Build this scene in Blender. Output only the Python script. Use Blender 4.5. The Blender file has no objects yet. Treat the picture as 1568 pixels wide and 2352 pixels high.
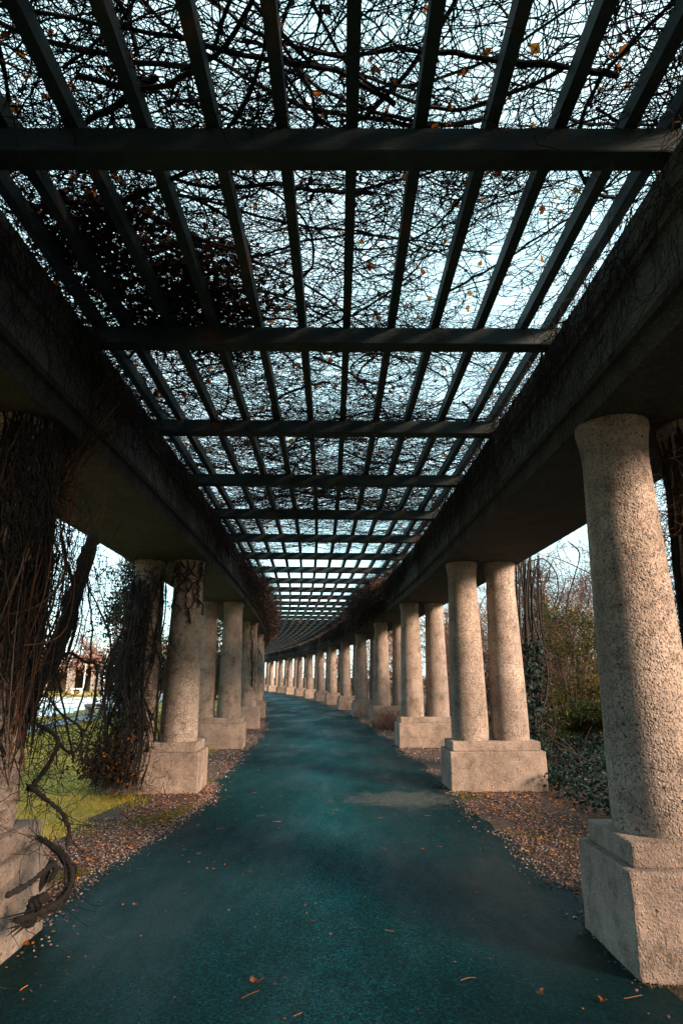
import bpy, bmesh, math
import numpy as np
from mathutils import Vector, noise as mnoise

rng = np.random.default_rng(11)
C = bpy.context.scene.collection
PI = math.pi
H = 1.6                      # eye height
TH = math.atan(0.2707)       # camera pitch
CT, ST = math.cos(TH), math.sin(TH)
R0, X0, D0 = 242.4, -0.131, 2.4   # walk's centre line: radius, apex x, apex y


def arc(s, o):
    """point on the curved walk: s metres along, o metres to the right"""
    p = s / R0
    return (X0 - R0 + (R0 + o) * np.cos(p), D0 + (R0 + o) * np.sin(p))


def at(px, py, d):
    """a place in the scene seen at a photo position, d eye-heights ahead"""
    u = (px - 784) / 1400
    v = (1176 - py) / 1400
    f = CT - v * ST
    k = d * H / f
    return (u * k, d * H, H + (ST + v * CT) * k)


# ------------------------------------------------------------------ materials
def mat(name):
    m = bpy.data.materials.new(name)
    m.use_nodes = True
    nt = m.node_tree
    b = nt.nodes['Principled BSDF']
    return m, nt, b


def N(nt, t, **kw):
    n = nt.nodes.new(t)
    for k, v in kw.items():
        if k in n.inputs:
            n.inputs[k].default_value = v
        else:
            setattr(n, k, v)
    return n


def L(nt, a, b):
    nt.links.new(a, b)


def ramp(nt, stops, fac=None, interp='LINEAR'):
    r = nt.nodes.new('ShaderNodeValToRGB')
    r.color_ramp.interpolation = interp
    e = r.color_ramp.elements
    while len(e) < len(stops):
        e.new(0.5)
    for i, (p, c) in enumerate(stops):
        e[i].position = p
        e[i].color = (*c, 1) if len(c) == 3 else c
    if fac is not None:
        L(nt, fac, r.inputs['Fac'])
    return r


def mix(nt, a, b, fac, mode='MIX'):
    m = nt.nodes.new('ShaderNodeMix')
    m.data_type = 'RGBA'
    m.blend_type = mode
    for i, x in ((0, fac), (6, a), (7, b)):
        if hasattr(x, 'is_output'):
            L(nt, x, m.inputs[i])
        else:
            m.inputs[i].default_value = x if i == 0 else (*x, 1)
    return m.outputs[2]


def geo(nt):
    return nt.nodes.new('ShaderNodeNewGeometry')


def noise_tex(nt, vec, scale, detail=4, rough=0.55):
    n = N(nt, 'ShaderNodeTexNoise', Scale=scale, Detail=detail, Roughness=rough)
    L(nt, vec, n.inputs['Vector'])
    return n


def bump(nt, height, strength, dist, nrm=None):
    b = N(nt, 'ShaderNodeBump', Strength=strength, Distance=dist)
    L(nt, height, b.inputs['Height'])
    if nrm is not None:
        L(nt, nrm, b.inputs['Normal'])
    return b.outputs['Normal']


def concrete_mat(name, base, dark, light, pebble=1.0, stain=0.5, stain_col=(0.10, 0.085, 0.07)):
    m, nt, b = mat(name)
    g = geo(nt)
    pos = g.outputs['Position']
    big = noise_tex(nt, pos, 1.7, 5, 0.6)
    col = ramp(nt, [(0.3, dark), (0.52, base), (0.72, light)], big.outputs[0]).outputs[0]
    # aggregate pebbles
    v = N(nt, 'ShaderNodeTexVoronoi', Scale=78.0, Randomness=1.0)
    wob = noise_tex(nt, pos, 30, 2)
    add = nt.nodes.new('ShaderNodeVectorMath')
    add.operation = 'MULTIPLY_ADD'
    add.inputs[1].default_value = (0.02, 0.02, 0.02)
    L(nt, wob.outputs['Color'], add.inputs[0])
    L(nt, pos, add.inputs[2])
    L(nt, add.outputs[0], v.inputs['Vector'])
    sep = nt.nodes.new('ShaderNodeSeparateColor')
    L(nt, v.outputs['Color'], sep.inputs[0])
    pc = ramp(nt, [(0.0, (0.05, 0.046, 0.043)), (0.18, (0.20, 0.15, 0.115)), (0.4, (0.36, 0.28, 0.22)),
                   (0.6, (0.16, 0.145, 0.13)), (0.78, (0.55, 0.48, 0.41)), (0.93, (0.42, 0.20, 0.10))], sep.outputs[0], 'CONSTANT').outputs[0]
    dome = ramp(nt, [(0.0, (1, 1, 1)), (0.45, (0.55, 0.55, 0.55)), (0.75, (0, 0, 0))], v.outputs['Distance'])
    pick = ramp(nt, [(0.35, (0, 0, 0)), (0.55, (1, 1, 1))], sep.outputs[1])
    pm = nt.nodes.new('ShaderNodeMath'); pm.operation = 'MULTIPLY'
    L(nt, dome.outputs[0], pm.inputs[0]); L(nt, pick.outputs[0], pm.inputs[1])
    pf = nt.nodes.new('ShaderNodeMath'); pf.operation = 'MULTIPLY'; pf.inputs[1].default_value = 0.85 * pebble
    L(nt, pm.outputs[0], pf.inputs[0])
    col = mix(nt, col, pc, pf.outputs[0])
    # pits
    v2 = N(nt, 'ShaderNodeTexVoronoi', Scale=21.0)
    L(nt, add.outputs[0], v2.inputs['Vector'])
    sep2 = nt.nodes.new('ShaderNodeSeparateColor'); L(nt, v2.outputs['Color'], sep2.inputs[0])
    hole = ramp(nt, [(0.12, (1, 1, 1)), (0.22, (0, 0, 0))], v2.outputs['Distance'])
    hp = ramp(nt, [(0.72, (0, 0, 0)), (0.74, (1, 1, 1))], sep2.outputs[0])
    hm = nt.nodes.new('ShaderNodeMath'); hm.operation = 'MULTIPLY'
    L(nt, hole.outputs[0], hm.inputs[0]); L(nt, hp.outputs[0], hm.inputs[1])
    col = mix(nt, col, (0.045, 0.04, 0.038), hm.outputs[0])
    # streaky dirt running down
    mp = nt.nodes.new('ShaderNodeMapping'); mp.inputs['Scale'].default_value = (3.5, 3.5, 0.5)
    L(nt, pos, mp.inputs['Vector'])
    st = noise_tex(nt, mp.outputs[0], 1.6, 6, 0.65)
    sf = ramp(nt, [(0.48, (0, 0, 0)), (0.75, (stain, stain, stain))], st.outputs[0])
    col = mix(nt, col, stain_col, sf.outputs[0])
    lich = noise_tex(nt, pos, 5.5, 6, 0.75)
    col = mix(nt, col, ramp(nt, [(0.34, (0.50, 0.50, 0.48)), (0.47, (0.95, 0.95, 0.95)), (0.68, (1.15, 1.15, 1.12))], lich.outputs[0]).outputs[0], 1.0, 'MULTIPLY')
    L(nt, col, b.inputs['Base Color'])
    b.inputs['Roughness'].default_value = 0.9
    fine = noise_tex(nt, pos, 110, 3, 0.7)
    n1 = bump(nt, fine.outputs[0], 0.6, 0.008)
    v3 = N(nt, 'ShaderNodeTexVoronoi', Scale=46.0); L(nt, add.outputs[0], v3.inputs['Vector'])
    h3 = ramp(nt, [(0.0, (1, 1, 1)), (0.5, (0.4, 0.4, 0.4)), (0.8, (0, 0, 0))], v3.outputs['Distance'])
    n1 = bump(nt, h3.outputs[0], 0.30 * pebble, 0.012, n1)
    mid = noise_tex(nt, pos, 9, 4, 0.6)
    n1 = bump(nt, mid.outputs[0], 0.25, 0.04, n1)
    n2 = bump(nt, pm.outputs[0], 0.9 * pebble, 0.016, n1)
    inv = nt.nodes.new('ShaderNodeMath'); inv.operation = 'SUBTRACT'; inv.inputs[0].default_value = 1.0
    L(nt, hm.outputs[0], inv.inputs[1])
    n3 = bump(nt, inv.outputs[0], 0.7, 0.012, n2)
    L(nt, n3, b.inputs['Normal'])
    return m


def island_mat(name, stops, rough=0.8, trans=0.0, noise_scale=None):
    """colour varies from piece to piece"""
    m, nt, b = mat(name)
    g = geo(nt)
    r = ramp(nt, stops, g.outputs['Random Per Island'])
    col = r.outputs[0]
    if noise_scale:
        n = noise_tex(nt, g.outputs['Position'], noise_scale, 3)
        col = mix(nt, col, ramp(nt, [(0.3, (0.45, 0.45, 0.45)), (0.7, (1, 1, 1))], n.outputs[0]).outputs[0], 1.0, 'MULTIPLY')
    L(nt, col, b.inputs['Base Color'])
    b.inputs['Roughness'].default_value = rough
    b.inputs['Specular IOR Level'].default_value = 0.2
    if trans:
        t = nt.nodes.new('ShaderNodeBsdfTranslucent')
        L(nt, col, t.inputs['Color'])
        ms = nt.nodes.new('ShaderNodeMixShader')
        ms.inputs[0].default_value = trans
        L(nt, b.outputs[0], ms.inputs[1]); L(nt, t.outputs[0], ms.inputs[2])
        L(nt, ms.outputs[0], nt.nodes['Material Output'].inputs['Surface'])
    return m


def bark_mat(name, c1, c2, sc=14):
    m, nt, b = mat(name)
    g = geo(nt)
    mp = nt.nodes.new('ShaderNodeMapping'); mp.inputs['Scale'].default_value = (1, 1, 0.25)
    L(nt, g.outputs['Position'], mp.inputs['Vector'])
    n = noise_tex(nt, mp.outputs[0], sc, 6, 0.7)
    L(nt, ramp(nt, [(0.3, c1), (0.7, c2)], n.outputs[0]).outputs[0], b.inputs['Base Color'])
    b.inputs['Roughness'].default_value = 0.9
    n2 = noise_tex(nt, mp.outputs[0], sc * 4, 4, 0.7)
    L(nt, bump(nt, n2.outputs[0], 0.9, 0.02), b.inputs['Normal'])
    return m


def wood_mat(name):
    m, nt, b = mat(name)
    g = geo(nt)
    w = noise_tex(nt, g.outputs['Position'], 2.3, 4, 0.6)
    mp = nt.nodes.new('ShaderNodeMapping'); mp.inputs['Scale'].default_value = (6, 6, 60)
    L(nt, g.outputs['Position'], mp.inputs['Vector'])
    gr = noise_tex(nt, mp.outputs[0], 1.5, 5, 0.65)
    c = ramp(nt, [(0.3, (0.005, 0.019, 0.023)), (0.56, (0.012, 0.036, 0.041)), (0.72, (0.105, 0.054, 0.038))], w.outputs[0]).outputs[0]  # teal of the roof's shade mixed into the timber colour
    c = mix(nt, c, ramp(nt, [(0.35, (0.5, 0.5, 0.5)), (0.7, (1.15, 1.15, 1.15))], gr.outputs[0]).outputs[0], 1.0, 'MULTIPLY')
    L(nt, c, b.inputs['Base Color'])
    b.inputs['Roughness'].default_value = 0.75
    L(nt, bump(nt, gr.outputs[0], 0.5, 0.006), b.inputs['Normal'])
    return m


def asphalt_mat():
    m, nt, b = mat('asphalt')
    g = geo(nt)
    pos = g.outputs['Position']
    amap = nt.nodes.new('ShaderNodeMapping'); amap.inputs['Scale'].default_value = (1.0, 0.33, 1.0); L(nt, pos, amap.inputs['Vector'])
    big = noise_tex(nt, amap.outputs[0], 0.7, 6, 0.6)
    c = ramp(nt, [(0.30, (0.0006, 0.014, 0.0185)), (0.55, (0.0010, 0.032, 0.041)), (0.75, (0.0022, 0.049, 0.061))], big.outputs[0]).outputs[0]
    v = N(nt, 'ShaderNodeTexVoronoi', Scale=95.0)
    L(nt, pos, v.inputs['Vector'])
    sep = nt.nodes.new('ShaderNodeSeparateColor'); L(nt, v.outputs['Color'], sep.inputs[0])
    sp = ramp(nt, [(0.0, (0.12, 0.12, 0.12)), (0.3, (0.65, 0.65, 0.65)), (0.65, (1.4, 1.4, 1.4)), (0.90, (2.4, 2.1, 2.0)), (0.985, (10.0, 3.6, 3.2))], sep.outputs[0], 'CONSTANT')
    c = mix(nt, c, sp.outputs[0], 1.0, 'MULTIPLY')
    med = noise_tex(nt, amap.outputs[0], 9, 5, 0.7)
    c = mix(nt, c, ramp(nt, [(0.35, (0.55, 0.55, 0.55)), (0.65, (1.1, 1.1, 1.1))], med.outputs[0]).outputs[0], 0.8, 'MULTIPLY')
    # fine cracks
    wv = noise_tex(nt, pos, 2.2, 4, 0.6)
    add = nt.nodes.new('ShaderNodeVectorMath'); add.operation = 'MULTIPLY_ADD'
    add.inputs[1].default_value = (0.6, 0.6, 0.0)
    L(nt, wv.outputs['Color'], add.inputs[0]); L(nt, pos, add.inputs[2])
    cr = N(nt, 'ShaderNodeTexVoronoi', Scale=0.8, feature='DISTANCE_TO_EDGE')
    L(nt, add.outputs[0], cr.inputs['Vector'])
    cf = ramp(nt, [(0.0, (0.85, 0.85, 0.85)), (0.014, (0, 0, 0))], cr.outputs['Distance'])
    cm = noise_tex(nt, pos, 0.9, 2)
    cmr = ramp(nt, [(0.46, (0, 0, 0)), (0.56, (1, 1, 1))], cm.outputs[0])
    cx = nt.nodes.new('ShaderNodeMath'); cx.operation = 'MULTIPLY'
    L(nt, cf.outputs[0], cx.inputs[0]); L(nt, cmr.outputs[0], cx.inputs[1])
    c = mix(nt, c, (0.006, 0.012, 0.014), cx.outputs[0])
    # lighter along the middle, darker towards the edges
    cv = nt.nodes.new('ShaderNodeVectorMath'); cv.operation = 'SUBTRACT'; cv.inputs[1].default_value = (X0 - R0, D0, 0)
    L(nt, pos, cv.inputs[0])
    ln = nt.nodes.new('ShaderNodeVectorMath'); ln.operation = 'LENGTH'; L(nt, cv.outputs[0], ln.inputs[0])
    of = N(nt, 'ShaderNodeMath', operation='SUBTRACT'); of.inputs[1].default_value = R0; L(nt, ln.outputs['Value'], of.inputs[0])
    ab = N(nt, 'ShaderNodeMath', operation='ABSOLUTE'); L(nt, of.outputs[0], ab.inputs[0])
    en = noise_tex(nt, pos, 1.6, 5, 0.65)
    ea = N(nt, 'ShaderNodeMath', operation='MULTIPLY_ADD'); ea.inputs[1].default_value = 1.1; L(nt, en.outputs[0], ea.inputs[0]); L(nt, ab.outputs[0], ea.inputs[2])
    eh = N(nt, 'ShaderNodeMath', operation='MULTIPLY'); eh.inputs[1].default_value = 0.4; L(nt, ea.outputs[0], eh.inputs[0])
    er = ramp(nt, [(0.22, (2.2, 2.2, 2.2)), (0.50, (1.1, 1.1, 1.1)), (0.76, (0.5, 0.5, 0.5)), (0.94, (0.5, 0.34, 0.30))], eh.outputs[0])
    c = mix(nt, c, er.outputs[0], 1.0, 'MULTIPLY')
    # worn grey patch
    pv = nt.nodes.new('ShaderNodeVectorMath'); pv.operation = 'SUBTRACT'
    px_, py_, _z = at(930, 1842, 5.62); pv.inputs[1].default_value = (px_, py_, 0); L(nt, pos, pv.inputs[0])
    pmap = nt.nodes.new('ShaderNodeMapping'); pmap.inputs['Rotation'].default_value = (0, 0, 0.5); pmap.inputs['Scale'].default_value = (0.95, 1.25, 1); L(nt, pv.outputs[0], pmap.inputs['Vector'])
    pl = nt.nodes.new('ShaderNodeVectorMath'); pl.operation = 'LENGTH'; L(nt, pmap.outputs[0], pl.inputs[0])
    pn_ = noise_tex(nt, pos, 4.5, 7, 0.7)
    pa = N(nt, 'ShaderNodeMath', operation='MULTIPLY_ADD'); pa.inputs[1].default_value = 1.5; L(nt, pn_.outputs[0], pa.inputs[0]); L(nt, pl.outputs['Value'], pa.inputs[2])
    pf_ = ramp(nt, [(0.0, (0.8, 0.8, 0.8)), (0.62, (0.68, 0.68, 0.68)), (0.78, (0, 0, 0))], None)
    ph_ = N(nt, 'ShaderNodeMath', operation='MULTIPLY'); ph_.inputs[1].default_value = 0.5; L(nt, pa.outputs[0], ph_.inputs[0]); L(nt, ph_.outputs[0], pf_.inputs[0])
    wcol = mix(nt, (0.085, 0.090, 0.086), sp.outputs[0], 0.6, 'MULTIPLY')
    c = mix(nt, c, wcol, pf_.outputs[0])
    L(nt, c, b.inputs['Base Color'])
    wet = noise_tex(nt, amap.outputs[0], 0.9, 4, 0.6)
    rr = ramp(nt, [(0.36, (0.42, 0.42, 0.42)), (0.60, (0.80, 0.80, 0.80))], wet.outputs[0])
    L(nt, rr.outputs[0], b.inputs['Roughness'])
    b.inputs['Specular IOR Level'].default_value = 0.25
    b.inputs['Specular Tint'].default_value = (0.10, 0.90, 1.0, 1)
    f = noise_tex(nt, pos, 48, 6, 0.8)
    n1 = bump(nt, f.outputs[0], 1.0, 0.03)
    n2 = bump(nt, med.outputs[0], 0.35, 0.04, n1)
    L(nt, n2, b.inputs['Normal'])
    return m


def ground_mat(name, stops, scale, bumpd=0.02, fine=60):
    m, nt, b = mat(name)
    g = geo(nt)
    n = noise_tex(nt, g.outputs['Position'], scale, 6, 0.65)
    f = noise_tex(nt, g.outputs['Position'], fine, 5, 0.7)
    c = ramp(nt, stops, n.outputs[0]).outputs[0]
    c = mix(nt, c, ramp(nt, [(0.3, (0.45, 0.45, 0.45)), (0.7, (1.3, 1.3, 1.3))], f.outputs[0]).outputs[0], 1.0, 'MULTIPLY')
    L(nt, c, b.inputs['Base Color'])
    b.inputs['Roughness'].default_value = 0.95
    L(nt, bump(nt, f.outputs[0], 0.8, bumpd), b.inputs['Normal'])
    return m


def plain_mat(name, col, rough=0.6):
    m, nt, b = mat(name)
    g = geo(nt)
    n = noise_tex(nt, g.outputs['Position'], 9, 4)
    c = mix(nt, col, ramp(nt, [(0.3, (0.75, 0.75, 0.75)), (0.7, (1.05, 1.05, 1.05))], n.outputs[0]).outputs[0], 1.0, 'MULTIPLY')
    L(nt, c, b.inputs['Base Color'])
    b.inputs['Roughness'].default_value = rough
    return m


M = {}
M['concrete'] = concrete_mat('aggregate concrete', (0.32, 0.272, 0.236), (0.21, 0.178, 0.154), (0.42, 0.365, 0.32), 1.0, 0.55)
M['pedestal'] = concrete_mat('pedestal concrete', (0.25, 0.208, 0.178), (0.165, 0.135, 0.114), (0.33, 0.282, 0.243), 0.55, 0.6)
M['beamcrete'] = concrete_mat('shade-darkened concrete', (0.062, 0.088, 0.098), (0.032, 0.046, 0.050), (0.115, 0.150, 0.162), 0.35, 0.7, (0.022, 0.020, 0.018))  # column concrete again, darkened and blued to carry the entablature's shade
M['soffit'] = concrete_mat('shade-darkened soffit concrete', (0.015, 0.020, 0.019), (0.008, 0.011, 0.011), (0.032, 0.034, 0.027), 0.2, 0.5, (0.010, 0.009, 0.006))  # darker still: the shade under the entablature is in the base colour
M['wood'] = wood_mat('weathered shade-tinted timber')
M['asphalt'] = asphalt_mat()
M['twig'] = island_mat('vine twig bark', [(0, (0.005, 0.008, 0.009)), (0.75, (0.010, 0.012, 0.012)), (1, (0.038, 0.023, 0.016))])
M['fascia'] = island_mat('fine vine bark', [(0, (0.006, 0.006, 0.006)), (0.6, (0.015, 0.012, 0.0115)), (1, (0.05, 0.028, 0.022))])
M['redtwig'] = island_mat('red brown twig bark', [(0, (0.06, 0.030, 0.022)), (0.5, (0.16, 0.085, 0.062)), (1, (0.34, 0.23, 0.18))])
M['strand'] = island_mat('shaggy vine bark', [(0, (0.010, 0.008, 0.007)), (0.55, (0.035, 0.019, 0.012)), (0.85, (0.10, 0.042, 0.018)), (1, (0.15, 0.11, 0.09))])
M['bark'] = bark_mat('old vine trunk bark', (0.004, 0.0042, 0.0042), (0.016, 0.013, 0.011))
M['treebark'] = bark_mat('tree bark', (0.06, 0.045, 0.035), (0.17, 0.12, 0.09))
M['orange'] = island_mat('dry orange leaf', [(0, (0.12, 0.035, 0.014)), (0.5, (0.36, 0.10, 0.02)), (1, (0.66, 0.25, 0.03))], 0.6, 0.55)
M['brownleaf'] = island_mat('withered brown leaf', [(0, (0.012, 0.009, 0.008)), (0.6, (0.030, 0.018, 0.012)), (1, (0.085, 0.042, 0.022))], 0.7, 0.2)
M['litter'] = island_mat('leaf litter', [(0, (0.06, 0.03, 0.02)), (0.5, (0.20, 0.085, 0.04)), (0.85, (0.36, 0.15, 0.05)), (1, (0.6, 0.24, 0.03))], 0.7, 0.15)
M['rusty'] = island_mat('rusty far vines', [(0, (0.12, 0.065, 0.05)), (0.6, (0.22, 0.11, 0.08)), (1, (0.36, 0.20, 0.14))], 0.8)
M['ivy'] = island_mat('ivy leaf', [(0, (0.003, 0.010, 0.008)), (0.6, (0.006, 0.019, 0.015)), (1, (0.014, 0.042, 0.032))], 0.6, 0.06)
M['evergreen'] = island_mat('evergreen foliage', [(0, (0.020, 0.035, 0.018)), (0.4, (0.045, 0.062, 0.02)), (0.75, (0.15, 0.125, 0.022)), (1, (0.36, 0.22, 0.04))], 0.6, 0.2)
M['darkgreen'] = island_mat('dark conifer foliage', [(0, (0.004, 0.012, 0.010)), (0.7, (0.010, 0.026, 0.017)), (1, (0.035, 0.048, 0.018))], 0.6, 0.08)
M['grass'] = island_mat('grass blades', [(0, (0.14, 0.19, 0.012)), (0.6, (0.27, 0.28, 0.02)), (1, (0.52, 0.36, 0.04))], 0.7, 0.25)
M['moss'] = island_mat('moss tufts', [(0, (0.035, 0.05, 0.010)), (0.6, (0.075, 0.09, 0.014)), (1, (0.15, 0.13, 0.02))], 0.8)
M['stone'] = island_mat('gravel stones', [(0, (0.025, 0.021, 0.020)), (0.4, (0.085, 0.060, 0.052)), (0.75, (0.17, 0.115, 0.098)), (0.94, (0.28, 0.21, 0.19)), (1, (0.46, 0.41, 0.38))], 0.85)
M['gravelbed'] = ground_mat('gravel soil', [(0.3, (0.030, 0.022, 0.018)), (0.7, (0.085, 0.058, 0.046))], 6, 0.03, 45)
M['lawn'] = ground_mat('lawn', [(0.35, (0.11, 0.135, 0.020)), (0.46, (0.27, 0.215, 0.03)), (0.58, (0.50, 0.32, 0.05))], 0.35, 0.03, 35)
M['earth'] = ground_mat('earth', [(0.3, (0.03, 0.028, 0.018)), (0.7, (0.09, 0.065, 0.04))], 1.2, 0.04, 25)
M['paving'] = ground_mat('pale paving', [(0.3, (0.25, 0.27, 0.29)), (0.7, (0.36, 0.38, 0.40))], 2, 0.005, 70)
M['white'] = plain_mat('white paint', (0.8, 0.82, 0.82), 0.4)
M['lampglass'] = plain_mat('milky lamp shade', (0.75, 0.85, 0.85), 0.25)
M['stonegrey'] = plain_mat('grey stone', (0.30, 0.29, 0.28), 0.85)
M['patch'] = ground_mat('dry sandy patch', [(0.35, (0.006, 0.038, 0.045)), (0.55, (0.018, 0.042, 0.046)), (0.75, (0.040, 0.048, 0.047))], 9, 0.02, 48)
m, nt, b = mat('pale pond surface')
b.inputs['Base Color'].default_value = (0.78, 0.84, 0.86, 1)  # even pale base colour over the whole pond
b.inputs['Roughness'].default_value = 0.25
b.inputs['IOR'].default_value = 1.33
g = geo(nt)
pn = noise_tex(nt, g.outputs['Position'], 2.5, 3)
L(nt, bump(nt, pn.outputs[0], 0.08, 0.02), b.inputs['Normal'])
M['water'] = m


# ------------------------------------------------------------------ mesh tools
class MB:
    def __init__(self):
        self.v, self.q, self.t, self.n = [], [], [], 0

    def add(self, v, quads=None, tris=None):
        v = np.asarray(v, dtype=np.float64).reshape(-1, 3)
        if quads is not None and len(quads):
            self.q.append(np.asarray(quads, dtype=np.int64) + self.n)
        if tris is not None and len(tris):
            self.t.append(np.asarray(tris, dtype=np.int64) + self.n)
        self.v.append(v)
        self.n += len(v)
        return self

    def tubes(self, P, Rr, sides=3, caps=False):
        P = np.asarray(P, float)
        if P.ndim == 2:
            P = P[None]
        Nn, K, _ = P.shape
        Rr = np.broadcast_to(np.asarray(Rr, float), (Nn, K))
        T = np.gradient(P, axis=1)
        T /= np.linalg.norm(T, axis=2, keepdims=True) + 1e-9
        ref = rng.normal(size=(Nn, 1, 3))
        mt = T.mean(axis=1, keepdims=True)
        ref -= mt * (ref * mt).sum(2, keepdims=True) / ((mt * mt).sum(2, keepdims=True) + 1e-9)
        n = np.cross(T, ref)
        n /= np.linalg.norm(n, axis=2, keepdims=True) + 1e-9
        bb = np.cross(T, n)
        a = np.arange(sides) * 2 * PI / sides
        ring = P[:, :, None, :] + Rr[:, :, None, None] * (np.cos(a)[None, None, :, None] * n[:, :, None, :] + np.sin(a)[None, None, :, None] * bb[:, :, None, :])
        idx = np.arange(Nn * K * sides).reshape(Nn, K, sides)
        a0 = idx[:, :-1, :]; a1 = np.roll(a0, -1, axis=2)
        b0 = idx[:, 1:, :]; b1 = np.roll(b0, -1, axis=2)
        q = np.stack([a0, a1, b1, b0], axis=-1).reshape(-1, 4)
        self.add(ring, q)
        return self

    def leaves(self, P, size, up=0.0, flat=0.0, aspect=0.75):
        """folded leaf blades at points P"""
        P = np.asarray(P, float)
        n = len(P)
        size = np.broadcast_to(np.asarray(size, float), (n,))[:, None]
        d = rng.normal(size=(n, 3)); d[:, 2] += up
        d[:, 2] *= (1 - flat)
        d /= np.linalg.norm(d, axis=1, keepdims=True)
        r = rng.normal(size=(n, 3))
        if flat:
            r = r * (1 - flat) + np.array([0, 0, 1.0]) * flat * 2.5
        s = np.cross(d, r); s /= np.linalg.norm(s, axis=1, keepdims=True) + 1e-9
        nn = np.cross(s, d)
        c = rng.uniform(0.05, 0.35, size=(n, 1))
        v0 = P - d * size * 0.5
        v2 = P + d * size * 0.5 - nn * size * c * 0.4
        mid = P - nn * size * c * 0.35
        v1 = mid + s * size * aspect * 0.5 + nn * size * c
        v3 = mid - s * size * aspect * 0.5 + nn * size * c
        V = np.stack([v0, v1, v2, v3, mid], axis=1).reshape(-1, 3)
        b = (np.arange(n) * 5)[:, None]
        t = np.concatenate([b + np.array([[0, 1, 4]]), b + np.array([[1, 2, 4]]), b + np.array([[0, 4, 3]]), b + np.array([[4, 2, 3]])])
        self.add(V, None, t)
        return self

    def grid(self, G):
        """G (m,n,3) sheet"""
        m_, n_, _ = G.shape
        i = np.arange(m_ * n_).reshape(m_, n_)
        q = np.stack([i[:-1, :-1], i[:-1, 1:], i[1:, 1:], i[1:, :-1]], axis=-1).reshape(-1, 4)
        self.add(G, q)
        return self

    def sweep(self, prof, S, wob=0.0):
        """closed (o,z) profile swept along the curved walk at stations S"""
        prof = np.asarray(prof, float); k = len(prof)
        rings = []
        for s in S:
            x, y = arc(s, prof[:, 0])
            rings.append(np.stack([x, y, prof[:, 1]], axis=1))
        V = np.array(rings)
        if wob:
            V += rng.normal(size=(len(S), 1, 3)) * wob
        idx = np.arange(len(S) * k).reshape(len(S), k)
        a0 = idx[:-1]; a1 = np.roll(a0, -1, 1); b0 = idx[1:]; b1 = np.roll(b0, -1, 1)
        self.add(V, np.stack([a0, a1, b1, b0], -1).reshape(-1, 4))
        return self

    def box(self, c, size, rz=0.0):
        hx, hy, hz = [q / 2 for q in size]
        v = np.array([[x, y, z] for x in (-hx, hx) for y in (-hy, hy) for z in (-hz, hz)])
        ca, sa = math.cos(rz), math.sin(rz)
        v = np.stack([v[:, 0] * ca - v[:, 1] * sa, v[:, 0] * sa + v[:, 1] * ca, v[:, 2]], 1) + np.array(c)
        self.add(v, [[0, 1, 3, 2], [4, 6, 7, 5], [0, 4, 5, 1], [2, 3, 7, 6], [0, 2, 6, 4], [1, 5, 7, 3]])
        return self

    def lathe(self, prof, segs=40, c=(0, 0, 0)):
        prof = np.asarray(prof, float); k = len(prof)
        a = np.arange(segs) * 2 * PI / segs
        V = np.stack([prof[:, None, 0] * np.cos(a), prof[:, None, 0] * np.sin(a), np.broadcast_to(prof[:, None, 1], (k, segs))], -1) + np.array(c)
        idx = np.arange(k * segs).reshape(k, segs)
        a0 = idx[:-1]; a1 = np.roll(a0, -1, 1); b0 = idx[1:]; b1 = np.roll(b0, -1, 1)
        self.add(V, np.stack([a0, a1, b1, b0], -1).reshape(-1, 4))
        return self

    def build(self, name, material, parent=None, smooth=False):
        me = bpy.data.meshes.new(name)
        V = np.concatenate(self.v)
        q = np.concatenate(self.q) if self.q else np.zeros((0, 4), int)
        t = np.concatenate(self.t) if self.t else np.zeros((0, 3), int)
        me.vertices.add(len(V)); me.vertices.foreach_set('co', V.astype(np.float32).ravel())
        nl = q.size + t.size
        me.loops.add(nl)
        me.loops.foreach_set('vertex_index', np.concatenate([q.ravel(), t.ravel()]).astype(np.int32))
        me.polygons.add(len(q) + len(t))
        starts = np.concatenate([np.arange(len(q)) * 4, q.size + np.arange(len(t)) * 3]).astype(np.int32)
        me.polygons.foreach_set('loop_start', starts)
        me.update(calc_edges=True)
        me.polygons.foreach_set('use_smooth', np.full(len(me.polygons), bool(smooth)))
        me.materials.append(material)
        o = bpy.data.objects.new(name, me)
        C.objects.link(o)
        if parent:
            o.parent = parent
        return o


def tag(o, label=None, cat=None, group=None, kind=None):
    if label: o['label'] = label
    if cat: o['category'] = cat
    if group: o['group'] = group
    if kind: o['kind'] = kind
    return o


def thing(name, label, cat, loc=(0, 0, 0), rz=0, group=None):
    o = bpy.data.objects.new(name, None)
    o.empty_display_size = 0.2
    C.objects.link(o)
    o.location = loc
    o.rotation_euler = (0, 0, rz)
    return tag(o, label, cat, group)


def bevel_mesh(ob, w, segs=2):
    bm = bmesh.new(); bm.from_mesh(ob.data)
    bmesh.ops.remove_doubles(bm, verts=bm.verts, dist=1e-5)
    bmesh.ops.recalc_face_normals(bm, faces=bm.faces)
    bmesh.ops.bevel(bm, geom=bm.edges[:], offset=w, segments=segs, affect='EDGES', profile=0.6)
    bm.to_mesh(ob.data); bm.free()


def smooth_path(pts, n):
    """Catmull-Rom through the points"""
    P = np.array(pts, float)
    P = np.vstack([2 * P[0] - P[1], P, 2 * P[-1] - P[-2]])
    k = len(P) - 3
    out = []
    for u in np.linspace(0, k - 1e-6, n):
        i = int(u); f = u - i
        a, b_, c, d = P[i:i + 4]
        out.append(0.5 * (2 * b_ + (c - a) * f + (2 * a - 5 * b_ + 4 * c - d) * f * f + (3 * b_ - a - 3 * c + d) * f ** 3))
    return np.array(out)


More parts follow.
